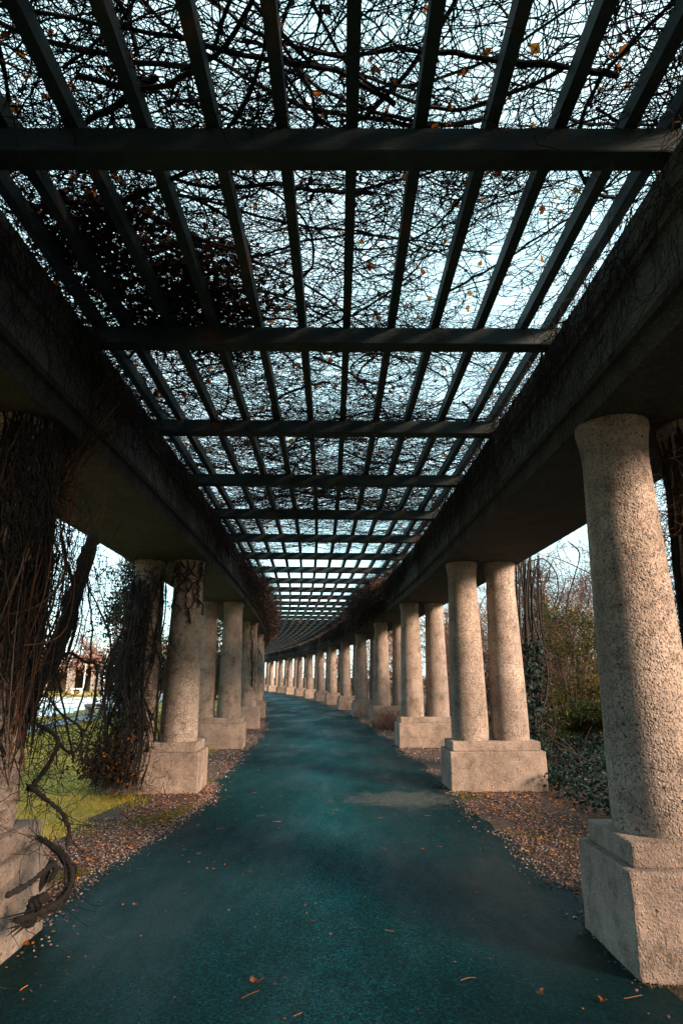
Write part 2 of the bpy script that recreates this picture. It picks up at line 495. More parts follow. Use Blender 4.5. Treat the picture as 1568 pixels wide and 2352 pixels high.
def walks(start, head, K, step, curl=0.25, zs=0.02, turn=None):
    """random walks lying roughly in the horizontal plane: (N,3) starts -> (N,K,3)"""
    n = len(start)
    k0 = rng.normal(size=n) * curl if turn is None else turn
    a = head.copy()
    P = np.zeros((n, K, 3)); P[:, 0] = start
    step = np.broadcast_to(np.asarray(step, float), (n,))
    for i in range(1, K):
        a = a + k0 + rng.normal(size=n) * curl * 0.9
        P[:, i, 0] = P[:, i - 1, 0] + np.cos(a) * step
        P[:, i, 1] = P[:, i - 1, 1] + np.sin(a) * step
        P[:, i, 2] = P[:, i - 1, 2] + rng.normal(size=n) * zs
    return P


def walks3(start, d, K, step, wob=0.35, pull=(0, 0, 0)):
    """free 3-D random walks"""
    n = len(start)
    d = d / (np.linalg.norm(d, axis=1, keepdims=True) + 1e-9)
    P = np.zeros((n, K, 3)); P[:, 0] = start
    step = np.broadcast_to(np.asarray(step, float), (n,))[:, None]
    drift = rng.normal(size=(n, 3)) * wob * 0.5
    for i in range(1, K):
        d = d + drift + rng.normal(size=(n, 3)) * wob + np.array(pull)
        d /= np.linalg.norm(d, axis=1, keepdims=True) + 1e-9
        P[:, i] = P[:, i - 1] + d * step
    return P


def nz(x, y, z=0.0, sc=1.0):
    return mnoise.noise(Vector((x * sc, y * sc, z)))


ORD = ['first', 'second', 'third', 'fourth', 'fifth', 'sixth', 'seventh', 'eighth', 'ninth', 'tenth', 'eleventh', 'twelfth',
       'thirteenth', 'fourteenth', 'fifteenth', 'sixteenth', 'seventeenth', 'eighteenth', 'nineteenth', 'twentieth']


def ordinal(i):
    if i < 20: return ORD[i]
    tens = ['twenty', 'thirty', 'forty', 'fifty'][(i + 1) // 10 - 2]
    r = (i + 1) % 10
    return {'twenty': 'twentieth', 'thirty': 'thirtieth', 'forty': 'fortieth', 'fifty': 'fiftieth'}[tens] if r == 0 else tens + '-' + ORD[r - 1]


# ------------------------------------------------------------------ the setting
def left_edge(s):
    return -1.70 - 0.30 * min(1.0, max(0.0, (5.6 - s) / 3.0))


def strip(name, o0, o1, s0, s1, z, material, jag0=0, jag1=0, ds=0.25, kind='structure', cols=2):
    S = np.arange(s0, s1 + ds, ds)
    G = np.zeros((len(S), cols, 3))
    for i, s in enumerate(S):
        a = (left_edge(s) if o0 is None else o0) + jag0 * (nz(s, 3.1, 0, 0.7) * 1.0 + nz(s, 9.3, 0, 3.0) * 0.35)
        b_ = o1 + jag1 * (nz(s, 7.7, 0, 0.7) * 1.0 + nz(s, 5.3, 0, 3.0) * 0.35)
        for j, o in enumerate(np.linspace(a, b_, cols)):
            x, y = arc(s, o)
            G[i, j] = (x, y, z + (0 if cols == 2 else 0))
    return tag(MB().grid(G[:, ::-1] if False else G).build(name, material), kind=kind)


gm = MB(); gm.grid(np.array([[[-600, -300, -0.02], [600, -300, -0.02]], [[-600, 900, -0.02], [600, 900, -0.02]]], float))
tag(gm.build('ground', M['earth']), kind='structure')
strip('lawn', -70, -2.5, -8, 100, -0.014, M['lawn'], 0, 0.25, 0.5)
strip('gravel_bed', -2.75, 3.6, -8, 90, -0.008, M['gravelbed'], 0.2, 0.4)
strip('path', None, 1.86, -8, 90, 0.0, M['asphalt'], 0.20, 0.16, 0.05)
strip('park_path', -9.6, -8.5, 8, 90, -0.008, M['paving'])
strip('pond', -34, -10.9, 22.5, 53, -0.006, M['water'], 0, 0.3, 0.5)

# ------------------------------------------------------------------ column pairs
ST0, BAY = 1.82, 5.65


def pedestal_parts(root):
    a = MB().box((0, 0, 0.25), (1.42, 0.77, 0.58)).build('pedestal', M['pedestal'], root)
    bevel_mesh(a, 0.018)
    c = MB().box((0, 0, 0.605), (1.31, 0.66, 0.13)).build('pedestal_cap', M['pedestal'], root)
    bevel_mesh(c, 0.014)
    prof = [(0.272, 0.668), (0.279, 0.70), (0.283, 0.80)]
    for i in range(1, 14):
        t = i / 13
        r = 0.283 - 0.057 * (t ** 1.25)
        prof.append((r, 0.80 + t * 2.28))
    for t in np.linspace(0.15, 1, 6):
        prof.append((0.226 + 0.026 * t ** 2, 3.08 + 0.26 * t))
    prof += [(0.256, 3.352), (0.256, 3.402)]
    for ob in (a, c):
        bm = bmesh.new(); bm.from_mesh(ob.data)
        bmesh.ops.subdivide_edges(bm, edges=[e for e in bm.edges if e.calc_length() > 0.3], cuts=14, use_grid_fill=True)
        for v_ in bm.verts:
            p = v_.co
            v_.co = p + Vector((mnoise.noise(p * 4.1), mnoise.noise(p * 4.1 + Vector((7, 1, 3))), mnoise.noise(p * 4.1 + Vector((2, 9, 5))))) * 0.009 + Vector((mnoise.noise(p * 17), mnoise.noise(p * 17 + Vector((4, 4, 4))), 0)) * 0.004
        bm.to_mesh(ob.data); bm.free()
    for sx in (-1, 1):
        MB().lathe(prof, 48, (sx * 0.313, 0, 0)).build('shaft', M['concrete'], root, True)


def copy_thing(root):
    r = root.copy(); C.objects.link(r)
    for ch in root.children:
        c = ch.copy(); C.objects.link(c); c.parent = r
    return r


RLAB = {0: 'large near right column pair of rough pebble concrete, outer shaft wrapped in dark vines',
        1: 'sunlit column pair on a wide pedestal beside the hanging ivy-clad vine stems',
        2: 'third column pair in the right row, just past the broad sunlit pair',
        3: 'fourth column pair in the right row, brown shrubby twigs at its pedestal'}
LLAB = {0: 'shaded column pair at the near left edge, tangled in orange-brown vine strands',
        1: 'column pair on the left with its outer column smothered by a leafy vine bundle',
        2: 'third column pair in the left row, on a clean pale pedestal',
        3: 'fourth column pair in the left row, a thin vine crossing its shaft'}
proto = None
for side, labs, nmax, grp in ((1, RLAB, 16, 'column pairs of the right row'), (-1, LLAB, 8, 'column pairs of the left row')):
    for i in range(-1, nmax):
        s = ST0 + BAY * i
        x, y = arc(s, side * 2.535)
        if proto is None:
            proto = thing('twin_column', '', 'columns')
            pedestal_parts(proto)
            t = proto
        else:
            t = copy_thing(proto)
        t.location = (x - (0.07 if side > 0 and i == 0 else 0), y, 0)
        t.rotation_euler = (0, 0, s / R0 + (PI if side < 0 else 0))
        t['category'] = 'columns'; t['group'] = grp; t['kind'] = 'thing'
        w = 'right' if side > 0 else 'left'
        t['label'] = labs.get(i) or ('column pair of the %s row standing behind the viewer' % w if i < 0 else
                                     '%s column pair from the viewer along the %s row' % (ordinal(i), w))

# ------------------------------------------------------------------ entablatures
ZB = 4.224
S_all = np.arange(-8, 92, 0.94)
for side, w in ((1, 'right'), (-1, 'left')):
    root = thing('entablature', 'long dark concrete entablature over the %s row of columns, matted with fine vines' % w, 'entablature', group='entablatures of the walk')

    def pr(pts):
        return [(side * o, z) for o, z in pts]
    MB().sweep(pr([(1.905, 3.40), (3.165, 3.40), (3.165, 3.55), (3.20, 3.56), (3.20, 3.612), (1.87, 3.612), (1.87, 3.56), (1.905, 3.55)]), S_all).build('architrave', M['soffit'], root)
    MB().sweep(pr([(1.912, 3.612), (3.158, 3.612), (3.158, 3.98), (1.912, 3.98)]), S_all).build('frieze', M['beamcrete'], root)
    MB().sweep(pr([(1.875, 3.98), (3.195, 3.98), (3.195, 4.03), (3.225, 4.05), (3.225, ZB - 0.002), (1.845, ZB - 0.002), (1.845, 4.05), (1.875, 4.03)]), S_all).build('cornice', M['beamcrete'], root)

# ------------------------------------------------------------------ roof timbers
nb = -3
k = 0
BS = BAY / 3
for i in range(-3, 42):
    s = ST0 + 0.28 + BS * (i - 1)
    x, y = arc(s, 0)
    if i < 0: lab = 'square timber cross beam overhead behind the viewer'
    elif i == 0: lab = 'nearest timber cross beam, spanning the whole width above the viewer'
    else: lab = '%s timber cross beam overhead, counted from the viewer' % ordinal(i)
    bmh = MB().box((0, 0, 0), (5.5, 0.135 + rng.uniform(-0.006, 0.006), 0.15))
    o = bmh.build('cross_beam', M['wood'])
    bm = bmesh.new(); bm.from_mesh(o.data)
    bmesh.ops.bevel(bm, geom=bm.edges[:], offset=0.006, segments=1, affect='EDGES')
    bm.to_mesh(o.data); bm.free()
    o.location = (x, y, ZB + 0.076); o.rotation_euler = (rng.normal() * 0.01, rng.normal() * 0.0015, s / R0 + rng.normal() * 0.002)
    tag(o, lab, 'beam', 'cross beams of the pergola roof', 'thing')
S_r = np.arange(-8, 76, 0.47)
SP = 0.365
OFFS = [-(5.12), -4.5, -3.5, -2.5, -1.5, -0.5, 0.5, 1.5, 2.5, 3.5, 4.5, 5.12]
for i, k_ in enumerate(OFFS):
    o0 = k_ * SP
    rings = []
    ph = rng.uniform(0, 9)
    for s in S_r:
        wob = 0.010 * nz(s, ph, 1.0, 0.35)
        zz = ZB + 0.153 + 0.004 * nz(s, ph, 4.0, 0.5)
        tw = 0.08 * nz(s, ph, 8.0, 0.2)
        ca, sa = math.cos(tw), math.sin(tw)
        ring = []
        for a, b_ in ((-0.032, 0), (0.032, 0), (0.032, 0.105), (-0.032, 0.105)):
            oo = o0 + wob + a * ca - b_ * sa
            x, y = arc(s, oo)
            ring.append((x, y, zz + b_ * ca + a * sa))
        rings.append(ring)
    V = np.array(rings); n_ = len(S_r)
    idx = np.arange(n_ * 4).reshape(n_, 4)
    a0 = idx[:-1]; a1 = np.roll(a0, -1, 1); b0 = idx[1:]; b1 = np.roll(b0, -1, 1)
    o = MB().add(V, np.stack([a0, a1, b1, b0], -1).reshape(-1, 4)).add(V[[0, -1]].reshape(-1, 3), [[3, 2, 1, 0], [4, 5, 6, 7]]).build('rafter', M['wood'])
    if i in (0, 11):
        lab = 'outermost rafter on the %s, lying along the top of the entablature' % ('left' if i == 0 else 'right')
    elif i < 6:
        lab = '%s long narrow rafter left of the roof centre line' % ORD[5 - i]
    else:
        lab = '%s long narrow rafter right of the roof centre line' % ORD[i - 6]
    tag(o, lab, 'rafter', 'rafters running the length of the roof', 'thing')


# ------------------------------------------------------------------ vines on the roof
def dens(y, o):
    if y < 1.0: d = 0.5
    elif y < 10.2: d = 1.0
    elif y < 13.0: d = 1.0 - 0.64 * (y - 10.2) / 2.8
    else: d = 0.36 if y < 16 else 0.07
    edge = max(0.0, (abs(o) - 1.15) / 0.6)
    if y > 11: d = max(d, min(1.0, edge) * (0.75 if y < 18 else 0.6))
    if y < 3.2: d *= 1.25
    if o > 0.95 and 3 < y < 9:
        d *= 0.85
    if o > 1.2 and 3.2 < y < 6: d *= 0.6
    if o < -0.55 and 3.0 < y < 5.2: d *= 1.9 if o > -1.5 else 1.6
    elif o < -0.9 and y < 9: d *= 1.25
    if -1.3 < o < -0.3 and 5.2 < y < 6.6: d *= 1.2
    return d


def roof_points(n, y0, y1, sc=0.9, pw=1.0, seed=0.0):
    out = []
    while len(out) < n:
        yy = rng.uniform(y0, y1); oo = rng.uniform(-2.15, 2.15)
        f = 0.75 + 0.9 * nz(yy, oo, seed, sc) + 0.5 * nz(yy, oo, seed + 7, 2.6)
        if rng.uniform(0, 1.9) < (dens(yy, oo) * max(0.05, f)) ** pw:
            x, y = arc(yy - D0, oo)
            out.append((x, y, 0))
    return np.array(out)


roof = MB()
# woody arms
n = 165
st = roof_points(n, 0.5, 15, 0.7, 1.0, 3.0); st[:, 2] = ZB + 0.28 + rng.uniform(-0.02, 0.08, n)
hd = np.where(rng.random(n) < 0.72, rng.choice([0, PI], n) + rng.normal(size=n) * 0.4, rng.uniform(0, 2 * PI, n))
A = walks(st, hd, 30, 0.075, 0.07, 0.010)
ra = rng.uniform(0.007, 0.017, n)[:, None] * np.linspace(1.0, 0.5, 30)[None]
roof.tubes(A, ra, 5)
# medium shoots, some leaving the arms
n = 2000
pick = rng.integers(0, len(A), 700); pj = rng.integers(0, 29, 700)
st = np.concatenate([A[pick, pj], roof_points(n - 700, 0.5, 13.5, 0.8, 1.0, 5.0) + np.array([0, 0, ZB + 0.29])])
st[700:, 2] += rng.uniform(-0.02, 0.12, n - 700)
B = walks(st, rng.uniform(0, 2 * PI, n), 18, rng.uniform(0.05, 0.09, n), 0.16, 0.012)
rb = rng.uniform(0.0026, 0.0060, n)[:, None] * np.linspace(1.0, 0.5, 18)[None]
roof.tubes(B, rb, 4)
# fine twigs
n = 21500
pick = rng.integers(0, len(B), 4200); pj = rng.integers(0, 18, 4200)
st = np.concatenate([B[pick, pj], roof_points(n - 4200, 0.6, 14.5, 1.1, 1.1, 9.0) + np.array([0, 0, ZB + 0.29])])
st[4200:, 2] += rng.uniform(-0.03, 0.15, n - 4200)
Cc = walks(st, rng.uniform(0, 2 * PI, n), 9, rng.uniform(0.035, 0.075, n), 0.30, 0.014)
rc = rng.uniform(0.0018, 0.0042, n)[:, None] * np.linspace(1.0, 0.55, 9)[None]
roof.tubes(Cc, rc, 3)
# thick old stems, knotted and mostly running across the roof
n = 22
st = roof_points(n, 0.8, 12.0, 0.7, 1.0, 33.0); st[:, 2] = ZB + 0.30 + rng.uniform(-0.02, 0.05, n)
K_ = 34
Tk = walks(st, rng.choice([0, PI], n) + rng.normal(size=n) * 0.5, K_, 0.07, 0.07, 0.012)
rk = rng.uniform(0.010, 0.020, n)[:, None] * np.linspace(1.0, 0.45, K_)[None] * (1 + 0.16 * rng.normal(size=(n, K_)))
roof.tubes(Tk, rk, 7)
# clumps caught along the cross beams
n = 2600
ib = rng.integers(0, 7, n)
s_ = ST0 + 0.28 + BS * (ib - 1) + rng.normal(size=n) * 0.10 - 0.05
oo = rng.uniform(-1.9, 1.9, n)
kp = np.array([nz(a, b_, 2.0, 1.3) > -0.05 for a, b_ in zip(s_, oo)])
s_, oo = s_[kp], oo[kp]; n = len(s_)
x, y = arc(s_, oo)
Cl = walks3(np.stack([x, y, ZB + rng.uniform(0.10, 0.22, n)], 1), rng.normal(size=(n, 3)) * np.array([1, 1, 0.5]), 8, rng.uniform(0.02, 0.05, n), 0.4)
roof.tubes(Cl, np.broadcast_to(np.linspace(0.0030, 0.0014, 8), (n, 8)), 3)
# side spurs on the twigs
n = 8000
pick = rng.integers(0, len(Cc), n); pj = rng.integers(1, 8, n)
Dd = walks(Cc[pick, pj], rng.uniform(0, 2 * PI, n), 4, rng.uniform(0.02, 0.05, n), 0.3, 0.014)
roof.tubes(Dd, np.broadcast_to(np.linspace(0.0030, 0.0016, 4), (n, 4)), 3)
# overgrown edges further along
n = 5200
s_ = rng.uniform(11, 46, n); sg = rng.choice([-1, 1], n)
oo = sg * (1.95 - np.abs(rng.normal(size=n)) * 0.28)
x, y = arc(s_, oo)
st = np.stack([x, y, ZB + rng.uniform(0.05, 0.32, n)], 1)
E = walks(st, rng.uniform(0, 2 * PI, n), 8, 0.07, 0.3, 0.03)
roof.tubes(E, np.broadcast_to(np.linspace(0.0042, 0.0022, 8), (n, 8)), 3)
# dangling tendrils
n = 260
pick = rng.integers(0, len(B), n)
F = walks3(B[pick, 5], np.stack([rng.normal(size=n) * 0.5, rng.normal(size=n) * 0.5, -np.ones(n)], 1), 7, rng.uniform(0.02, 0.05, n), 0.25)
roof.tubes(F, 0.0016, 3)
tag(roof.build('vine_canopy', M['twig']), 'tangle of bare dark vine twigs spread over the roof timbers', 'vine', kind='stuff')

# withered leaves caught in the roof
lf = MB()
n = 1050
P = roof_points(n, 0.6, 13.5, 1.3, 1.6, 13.0); P[:, 2] = ZB + rng.uniform(0.24, 0.42, n)
lf.leaves(P, rng.uniform(0.03, 0.08, n))
tag(lf.build('clinging_leaves', M['orange']), 'scattered orange dry leaves still hanging in the roof vines', 'leaves', kind='stuff')
lf = MB()
n = 4600
cl = np.array([arc(q[0] - D0, q[1]) for q in [(3.4, -1.35), (3.9, -0.95), (4.3, -1.25), (4.4, -0.75), (4.75, -1.5), (3.6, -1.7), (4.9, -1.0), (4.1, -1.75)]])
P = np.concatenate([cl[rng.integers(0, len(cl), n)] + rng.normal(size=(n, 2)) * 0.19, ZB + 0.25 + np.abs(rng.normal(size=(n, 1))) * 0.10], 1)
P2 = roof_points(900, 0.6, 12, 1.6, 2.2, 21.0); P2[:, 2] = ZB + rng.uniform(0.24, 0.4, 900)
lf.leaves(np.concatenate([P, P2]), rng.uniform(0.03, 0.07, n + 900))
tag(lf.build('withered_leaves', M['brownleaf']), 'clumps of dark withered leaves caught in the roof vines', 'leaves', kind='stuff')

# ------------------------------------------------------------------ fine vines over the inner faces
for side, w in ((1, 'right'), (-1, 'left')):
    fv = MB()
    for n, s0, s1, rad in ((3000, -1.0, 14, 0.0026), (3400, 12, 42, 0.0036), (1500, 40, 70, 0.006)):
        s_ = rng.uniform(s0, s1, n * 2)
        keep = np.array([nz(q, side * 3.0, 1.0, 0.55) > rng.uniform(-0.75, 0.25) for q in s_])
        s_ = s_[keep][:n]; n = len(s_)
        z = ZB + 0.10 - np.abs(rng.normal(size=n)) * 0.33
        o = side * (1.845 - rng.uniform(0.0, 0.05, n))
        x, y = arc(s_, o)
        st = np.stack([x, y, z], 1)
        d0 = np.stack([rng.normal(size=n) * 0.12, rng.normal(size=n) * 0.9, -rng.uniform(0.1, 1.3, n)], 1)
        P = walks3(st, d0, 9, rng.uniform(0.03, 0.075, n), 0.22, (0, 0, -0.05))
        # stay in front of the wall
        xc, _ = arc(P[:, :, 1] - D0, 0.0)
        lim = 1.84
        off = P[:, :, 0] - xc
        off = np.where(side * off > lim, side * (lim - 0.012), off)
        P[:, :, 0] = xc + off
        P[:, :, 2] = np.maximum(P[:, :, 2], 3.30)
        fv.tubes(P, np.broadcast_to(np.linspace(rad, rad * 0.5, 9), (n, 9)), 3)
    # bulging tangles further along
    blobs = [(13, 30, 2600, 0.10, 0.16)] if side < 0 else [(15, 21, 4200, 0.20, 0.22), (20, 34, 2200, 0.12, 0.2)]
    for a, b_, n, bx, bz in blobs:
        s_ = rng.uniform(a, b_, n)
        x, y = arc(s_, side * (1.80 - np.abs(rng.normal(size=n)) * bx * 1.3))
        st = np.stack([x, y, 3.95 + rng.normal(size=n) * bz], 1)
        P = walks3(st, rng.normal(size=(n, 3)), 8, 0.07, 0.4)
        fv.tubes(P, np.broadcast_to(np.linspace(0.0045, 0.0025, 8), (n, 8)), 3)
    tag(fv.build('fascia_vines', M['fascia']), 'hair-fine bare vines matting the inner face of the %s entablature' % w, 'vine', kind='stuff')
rt = MB()
for side, a, b_, n in ((1, 14, 24, 1700), (-1, 15, 36, 1500), (1, 24, 50, 500)):
    s_ = rng.uniform(a, b_, n)
    x, y = arc(s_, side * (1.78 - np.abs(rng.normal(size=n)) * 0.22))
    st = np.stack([x, y, 4.05 + rng.normal(size=n) * 0.2], 1)
    P = walks3(st, rng.normal(size=(n, 3)), 8, 0.06, 0.4)
    rt.tubes(P, np.broadcast_to(np.linspace(0.0045, 0.0025, 8), (n, 8)), 3)
tag(rt.build('red_vine_tangle', M['redtwig']), 'reddish twigs bulging from the tops of both entablatures further along', 'vine', kind='stuff')

# ------------------------------------------------------------------ vine plants
def px_tube(mb, pts, r0, r1, n=24, sides=8, lump=0.12, wig=0.0):
    P = smooth_path([at(*p) for p in pts], n)
    if wig:
        P += np.cumsum(np.cumsum(rng.normal(size=P.shape), axis=0), axis=0) * wig * np.sin(np.linspace(0, PI, n))[:, None]
    P += rng.normal(size=P.shape) * r0 * 0.08
    r = np.linspace(r0, r1, n) * (1 + lump * rng.normal(size=n))
    r[0] *= 0.04; r[-1] *= 0.04; r[1] *= 0.7; r[-2] *= 0.7
    mb.tubes(P[None], r[None], sides)
    return P


def side_twigs(mb, P, n, ln, r=0.0025, pull=(0, 0, -0.04), K=7):
    i = rng.integers(0, len(P), n)
    W = walks3(P[i], rng.normal(size=(n, 3)), K, ln / K * rng.uniform(0.5, 1.3, n), 0.35, pull)
    mb.tubes(W, np.broadcast_to(np.linspace(r, r * 0.5, K), (n, K)), 3)
    return W


# near left vine
v = thing('climbing_vine', 'thick dark vine trunk with loops and orange strands climbing the near left columns', 'vine', at(60, 2100, 2.55))
bx = v.location


def build_under(mb, name, m_, root, smooth=True):
    o = mb.build(name, m_, root, smooth)
    l = Vector(root.location)
    o.data.transform(__import__('mathutils').Matrix.Translation(-l))
    return o


tr = MB(); tw = MB()
A = px_tube(tr, [(225, 1225, 3.35), (205, 1262, 3.3), (180, 1340, 3.25), (160, 1400, 3.2), (135, 1470, 3.15), (100, 1555, 3.1), (60, 1630, 3.05), (25, 1710, 3.0), (-5, 1800, 2.95), (-20, 1900, 2.9)], 0.058, 0.062, 40, 10)
side_twigs(tw, A, 80, 0.6)
B = px_tube(tr, [(45, 1615, 2.75), (75, 1655, 2.72), (112, 1678, 2.7), (133, 1702, 2.7), (118, 1745, 2.7), (80, 1800, 2.7), (58, 1815, 2.68)], 0.012, 0.015, 44, 8, 0.15)
side_twigs(tw, B, 90, 0.35)
B2 = px_tube(tr, [(60, 1800, 2.68), (100, 1832, 2.66), (140, 1865, 2.64), (158, 1905, 2.62), (152, 1950, 2.6)], 0.015, 0.012, 40, 8, 0.15)
C1 = px_tube(tr, [(86, 1922, 2.62), (115, 1940, 2.58), (150, 1970, 2.55), (166, 2005, 2.52), (158, 2045, 2.48), (130, 2075, 2.45), (85, 2100, 2.42), (30, 2120, 2.40)], 0.014, 0.019, 60, 9, 0.12)
C2 = px_tube(tr, [(14, 2058, 2.30), (40, 2046, 2.34), (70, 2028, 2.40), (105, 1998, 2.46), (125, 1985, 2.5)], 0.019, 0.013, 40, 10, 0.14)
for q in range(9):
    j = rng.normal(size=6) * 7
    px_tube(tr, [(86 + j[0], 1922 + j[1], 2.62), (120 + j[2], 1945 + j[3], 2.58), (160 + j[4], 1995 + j[5], 2.53), (150 + j[1], 2050 + j[2], 2.48), (95 + j[3], 2095 + j[4], 2.43), (10 + j[5] * 3, 2125 + j[0] * 2, 2.40)], rng.uniform(0.004, 0.009), rng.uniform(0.004, 0.009), 30, 5, 0.2)
C3 = px_tube(tr, [(90, 2050, 2.5), (105, 2010, 2.52), (118, 1980, 2.54), (128, 2000, 2.5), (110, 2030, 2.48)], 0.020, 0.014, 22)
C4 = px_tube(tr, [(112, 2058, 2.42), (80, 2078, 2.44), (66, 2130, 2.46)], 0.030, 0.04, 20)
L1_ = px_tube(tr, [(140, 1220, 3.3), (152, 1290, 3.25), (170, 1345, 3.2), (176, 1420, 3.2), (150, 1520, 3.15)], 0.017, 0.012, 26)
L2_ = px_tube(tr, [(118, 1535, 3.0), (155, 1500, 3.0), (195, 1520, 3.0), (222, 1530, 3.0), (218, 1600, 3.0), (205, 1660, 3.0), (180, 1700, 3.0)], 0.012, 0.009, 30)
L3_ = px_tube(tr, [(120, 1690, 2.9), (160, 1730, 2.9), (182, 1715, 2.9), (190, 1690, 2.9), (178, 1665, 2.9), (140, 1640, 2.9), (110, 1600, 2.9)], 0.010, 0.008, 30)
for Q in (B2, C1, L1_, L2_, L3_):
    side_twigs(tw, Q, 46, 0.35)
build_under(tr, 'trunk', M['bark'], v)
# tangle of thin stems in the gap beside the column
n = 130
P = []
for i in range(n):
    y_ = 1240 + 560 * rng.random() ** 1.4
    x_ = 110 - (y_ - 1240) * 0.07 + abs(rng.normal()) * 55
    P.append(at(x_, y_, rng.uniform(2.75, 3.4)))
W = walks3(np.array(P), np.stack([rng.normal(size=n) * 0.6, rng.normal(size=n) * 0.4, rng.normal(size=n) * 1.2], 1), 10, rng.uniform(0.03, 0.075, n), 0.22)
tw.tubes(W, np.broadcast_to(np.linspace(0.0036, 0.0018, 10), (n, 10)), 3)
for i in range(26):
    a_ = at(rng.uniform(95, 215), rng.uniform(1235, 1300), rng.uniform(2.9, 3.5))
    b_ = at(rng.uniform(20, 190), rng.uniform(1480, 1760), rng.uniform(2.8, 3.3))
    m_ = [(p + q) / 2 + rng.normal() * 0.10 for p, q in zip(a_, b_)]
    P = smooth_path([a_, m_, b_], 20) + rng.normal(size=(20, 3)) * 0.004
    tw.tubes(P[None], np.full((1, 20), rng.uniform(0.003, 0.008)), 4)
    side_twigs(tw, P, 9, 0.35)
build_under(tw, 'twigs', M['twig'], v)
# vine stems wrapping the near left shafts, thickened to make up their deep shade
cxl, cyl = arc(ST0, -2.22)
mt = MB()
for i in range(135):
    z = np.linspace(3.42, rng.uniform(1.0, 2.6), 24)
    a = rng.uniform(-1.9, 1.6) + np.cumsum(rng.normal(size=24) * 0.085)
    rr = 0.286 - 0.057 * ((z - 0.8) / 2.28) ** 1.2 + rng.uniform(0.004, 0.05)
    P = np.stack([cxl + rr * np.cos(a), cyl + rr * np.sin(a), z], 1)
    mt.tubes(P[None], np.full((1, 24), rng.uniform(0.003, 0.011)), 4)
    side_twigs(mt, P, 8, 0.4, 0.003)
build_under(mt, 'stems', M['twig'], v)
sd = MB()
n = 105
for i in range(n):
    x0 = rng.uniform(60, 300); y0 = rng.uniform(820, 1010)
    spread = rng.normal() * 30
    x1 = 120 + spread * 0.6; x2 = 70 + spread * 1.2; x3 = 15 + spread
    dd = rng.uniform(2.70, 2.86)
    y3 = rng.uniform(1400, 1850)
    P = smooth_path([at(x0, y0, 2.85 + rng.uniform(-.1, .1)), at(x1 + rng.normal() * 30, 1100, dd + .1), at(x2, 1250 + rng.normal() * 40, dd), at(x3 + 20, (1250 + y3) / 2, dd - .35 if x3 < 60 else dd), at(x3, y3, dd - .4 if x3 < 60 else dd)], 18)
    P += np.cumsum(np.cumsum(rng.normal(size=P.shape) * 0.0055, axis=0), axis=0) * np.sin(np.linspace(0, PI, 18))[:, None]
    r = rng.uniform(0.0016, 0.0048)
    sd.tubes(P[None], np.full((1, 18), r), 4)
    side_twigs(sd, P, 3, 0.35, r * 0.6)
build_under(sd, 'shaggy_strands', M['strand'], v)

# second left vine, a leafy bundle round the outer column
v = thing('climbing_vine', 'leafy vine bundle heaped round the outer column of the second left pair', 'vine', at(240, 1820, 6.0))
tr = MB(); tw = MB()
for i in range(48):
    xb = rng.uniform(205, 325); xt = rng.uniform(300, 385)
    d_ = rng.uniform(5.62, 6.25)
    P = px_tube(tr, [(xb, 1815 + rng.uniform(-8, 8), d_), (xb + 30 + rng.normal() * 14, 1700, d_ + .05), (0.45 * xb + 0.55 * xt + rng.normal() * 14, 1560, d_), (0.2 * xb + .8 * xt + rng.normal() * 10, 1440, d_), (xt, 1320, 6.05)], rng.uniform(0.006, 0.024), rng.uniform(0.005, 0.015), 30, 6, 0.2, 0.002)
    side_twigs(tw, P, 34, 0.5, 0.0026, (0, 0, -0.08))
build_under(tr, 'trunk', M['bark'], v)
n = 1000
P = []
for i in range(n):
    y_ = rng.uniform(1300, 1800)
    x_ = 345 - (y_ - 1300) * 0.14 + rng.normal() * (17 + (y_ - 1300) * 0.045)
    P.append(at(x_, y_, rng.uniform(5.6, 6.4)))
W = walks3(np.array(P), np.stack([rng.normal(size=n) * 0.5, rng.normal(size=n) * 0.5, -np.ones(n)], 1), 9, rng.uniform(0.03, 0.09, n), 0.28)
tw.tubes(W, np.broadcast_to(np.linspace(0.0042, 0.002, 9), (n, 9)), 3)
# hanging curtain to the left of it
n = 70
P = np.array([at(rng.uniform(225, 315), 1262 + rng.uniform(-5, 50), rng.uniform(5.7, 6.6)) for _ in range(n)])
W = walks3(P, np.stack([rng.normal(size=n) * 0.15, rng.normal(size=n) * 0.15, -np.ones(n)], 1), 16, rng.uniform(0.05, 0.11, n), 0.1, (0, 0, -0.06))
tw.tubes(W, np.broadcast_to(np.linspace(0.0035, 0.002, 16), (n, 16)), 3)
build_under(tw, 'twigs', M['twig'], v)
lm = MB()
P = W[rng.integers(0, n, 560), rng.integers(1, 16, 560)] + rng.normal(size=(560, 3)) * 0.04
P2 = np.array([at(260 + rng.normal() * 26, 1330 + rng.uniform(-20, 240), rng.uniform(5.8, 6.4)) for _ in range(200)])
P3 = np.array([at(245 + rng.normal() * 34, 1790 - abs(rng.normal()) * 52, rng.uniform(5.55, 6.2)) for _ in range(3000)])
P4 = np.array([at(300 - (y_ - 1500) * .2 + rng.normal() * 24, y_, rng.uniform(5.6, 6.3)) for y_ in rng.uniform(1420, 1760, 700)])
Pl = np.concatenate([P, P2, P3, P4])
lm.leaves(Pl, rng.uniform(0.025, 0.06, len(Pl)), -0.6)
build_under(lm, 'leaves', M['brownleaf'], v, False)
lm = MB()
P3 = np.array([at(280 + rng.normal() * 25, 1745 + rng.normal() * 35, rng.uniform(5.5, 5.7)) for _ in range(34)])
lm.leaves(P3, rng.uniform(0.035, 0.07, 34), -0.4)
build_under(lm, 'orange_leaves', M['orange'], v, False)

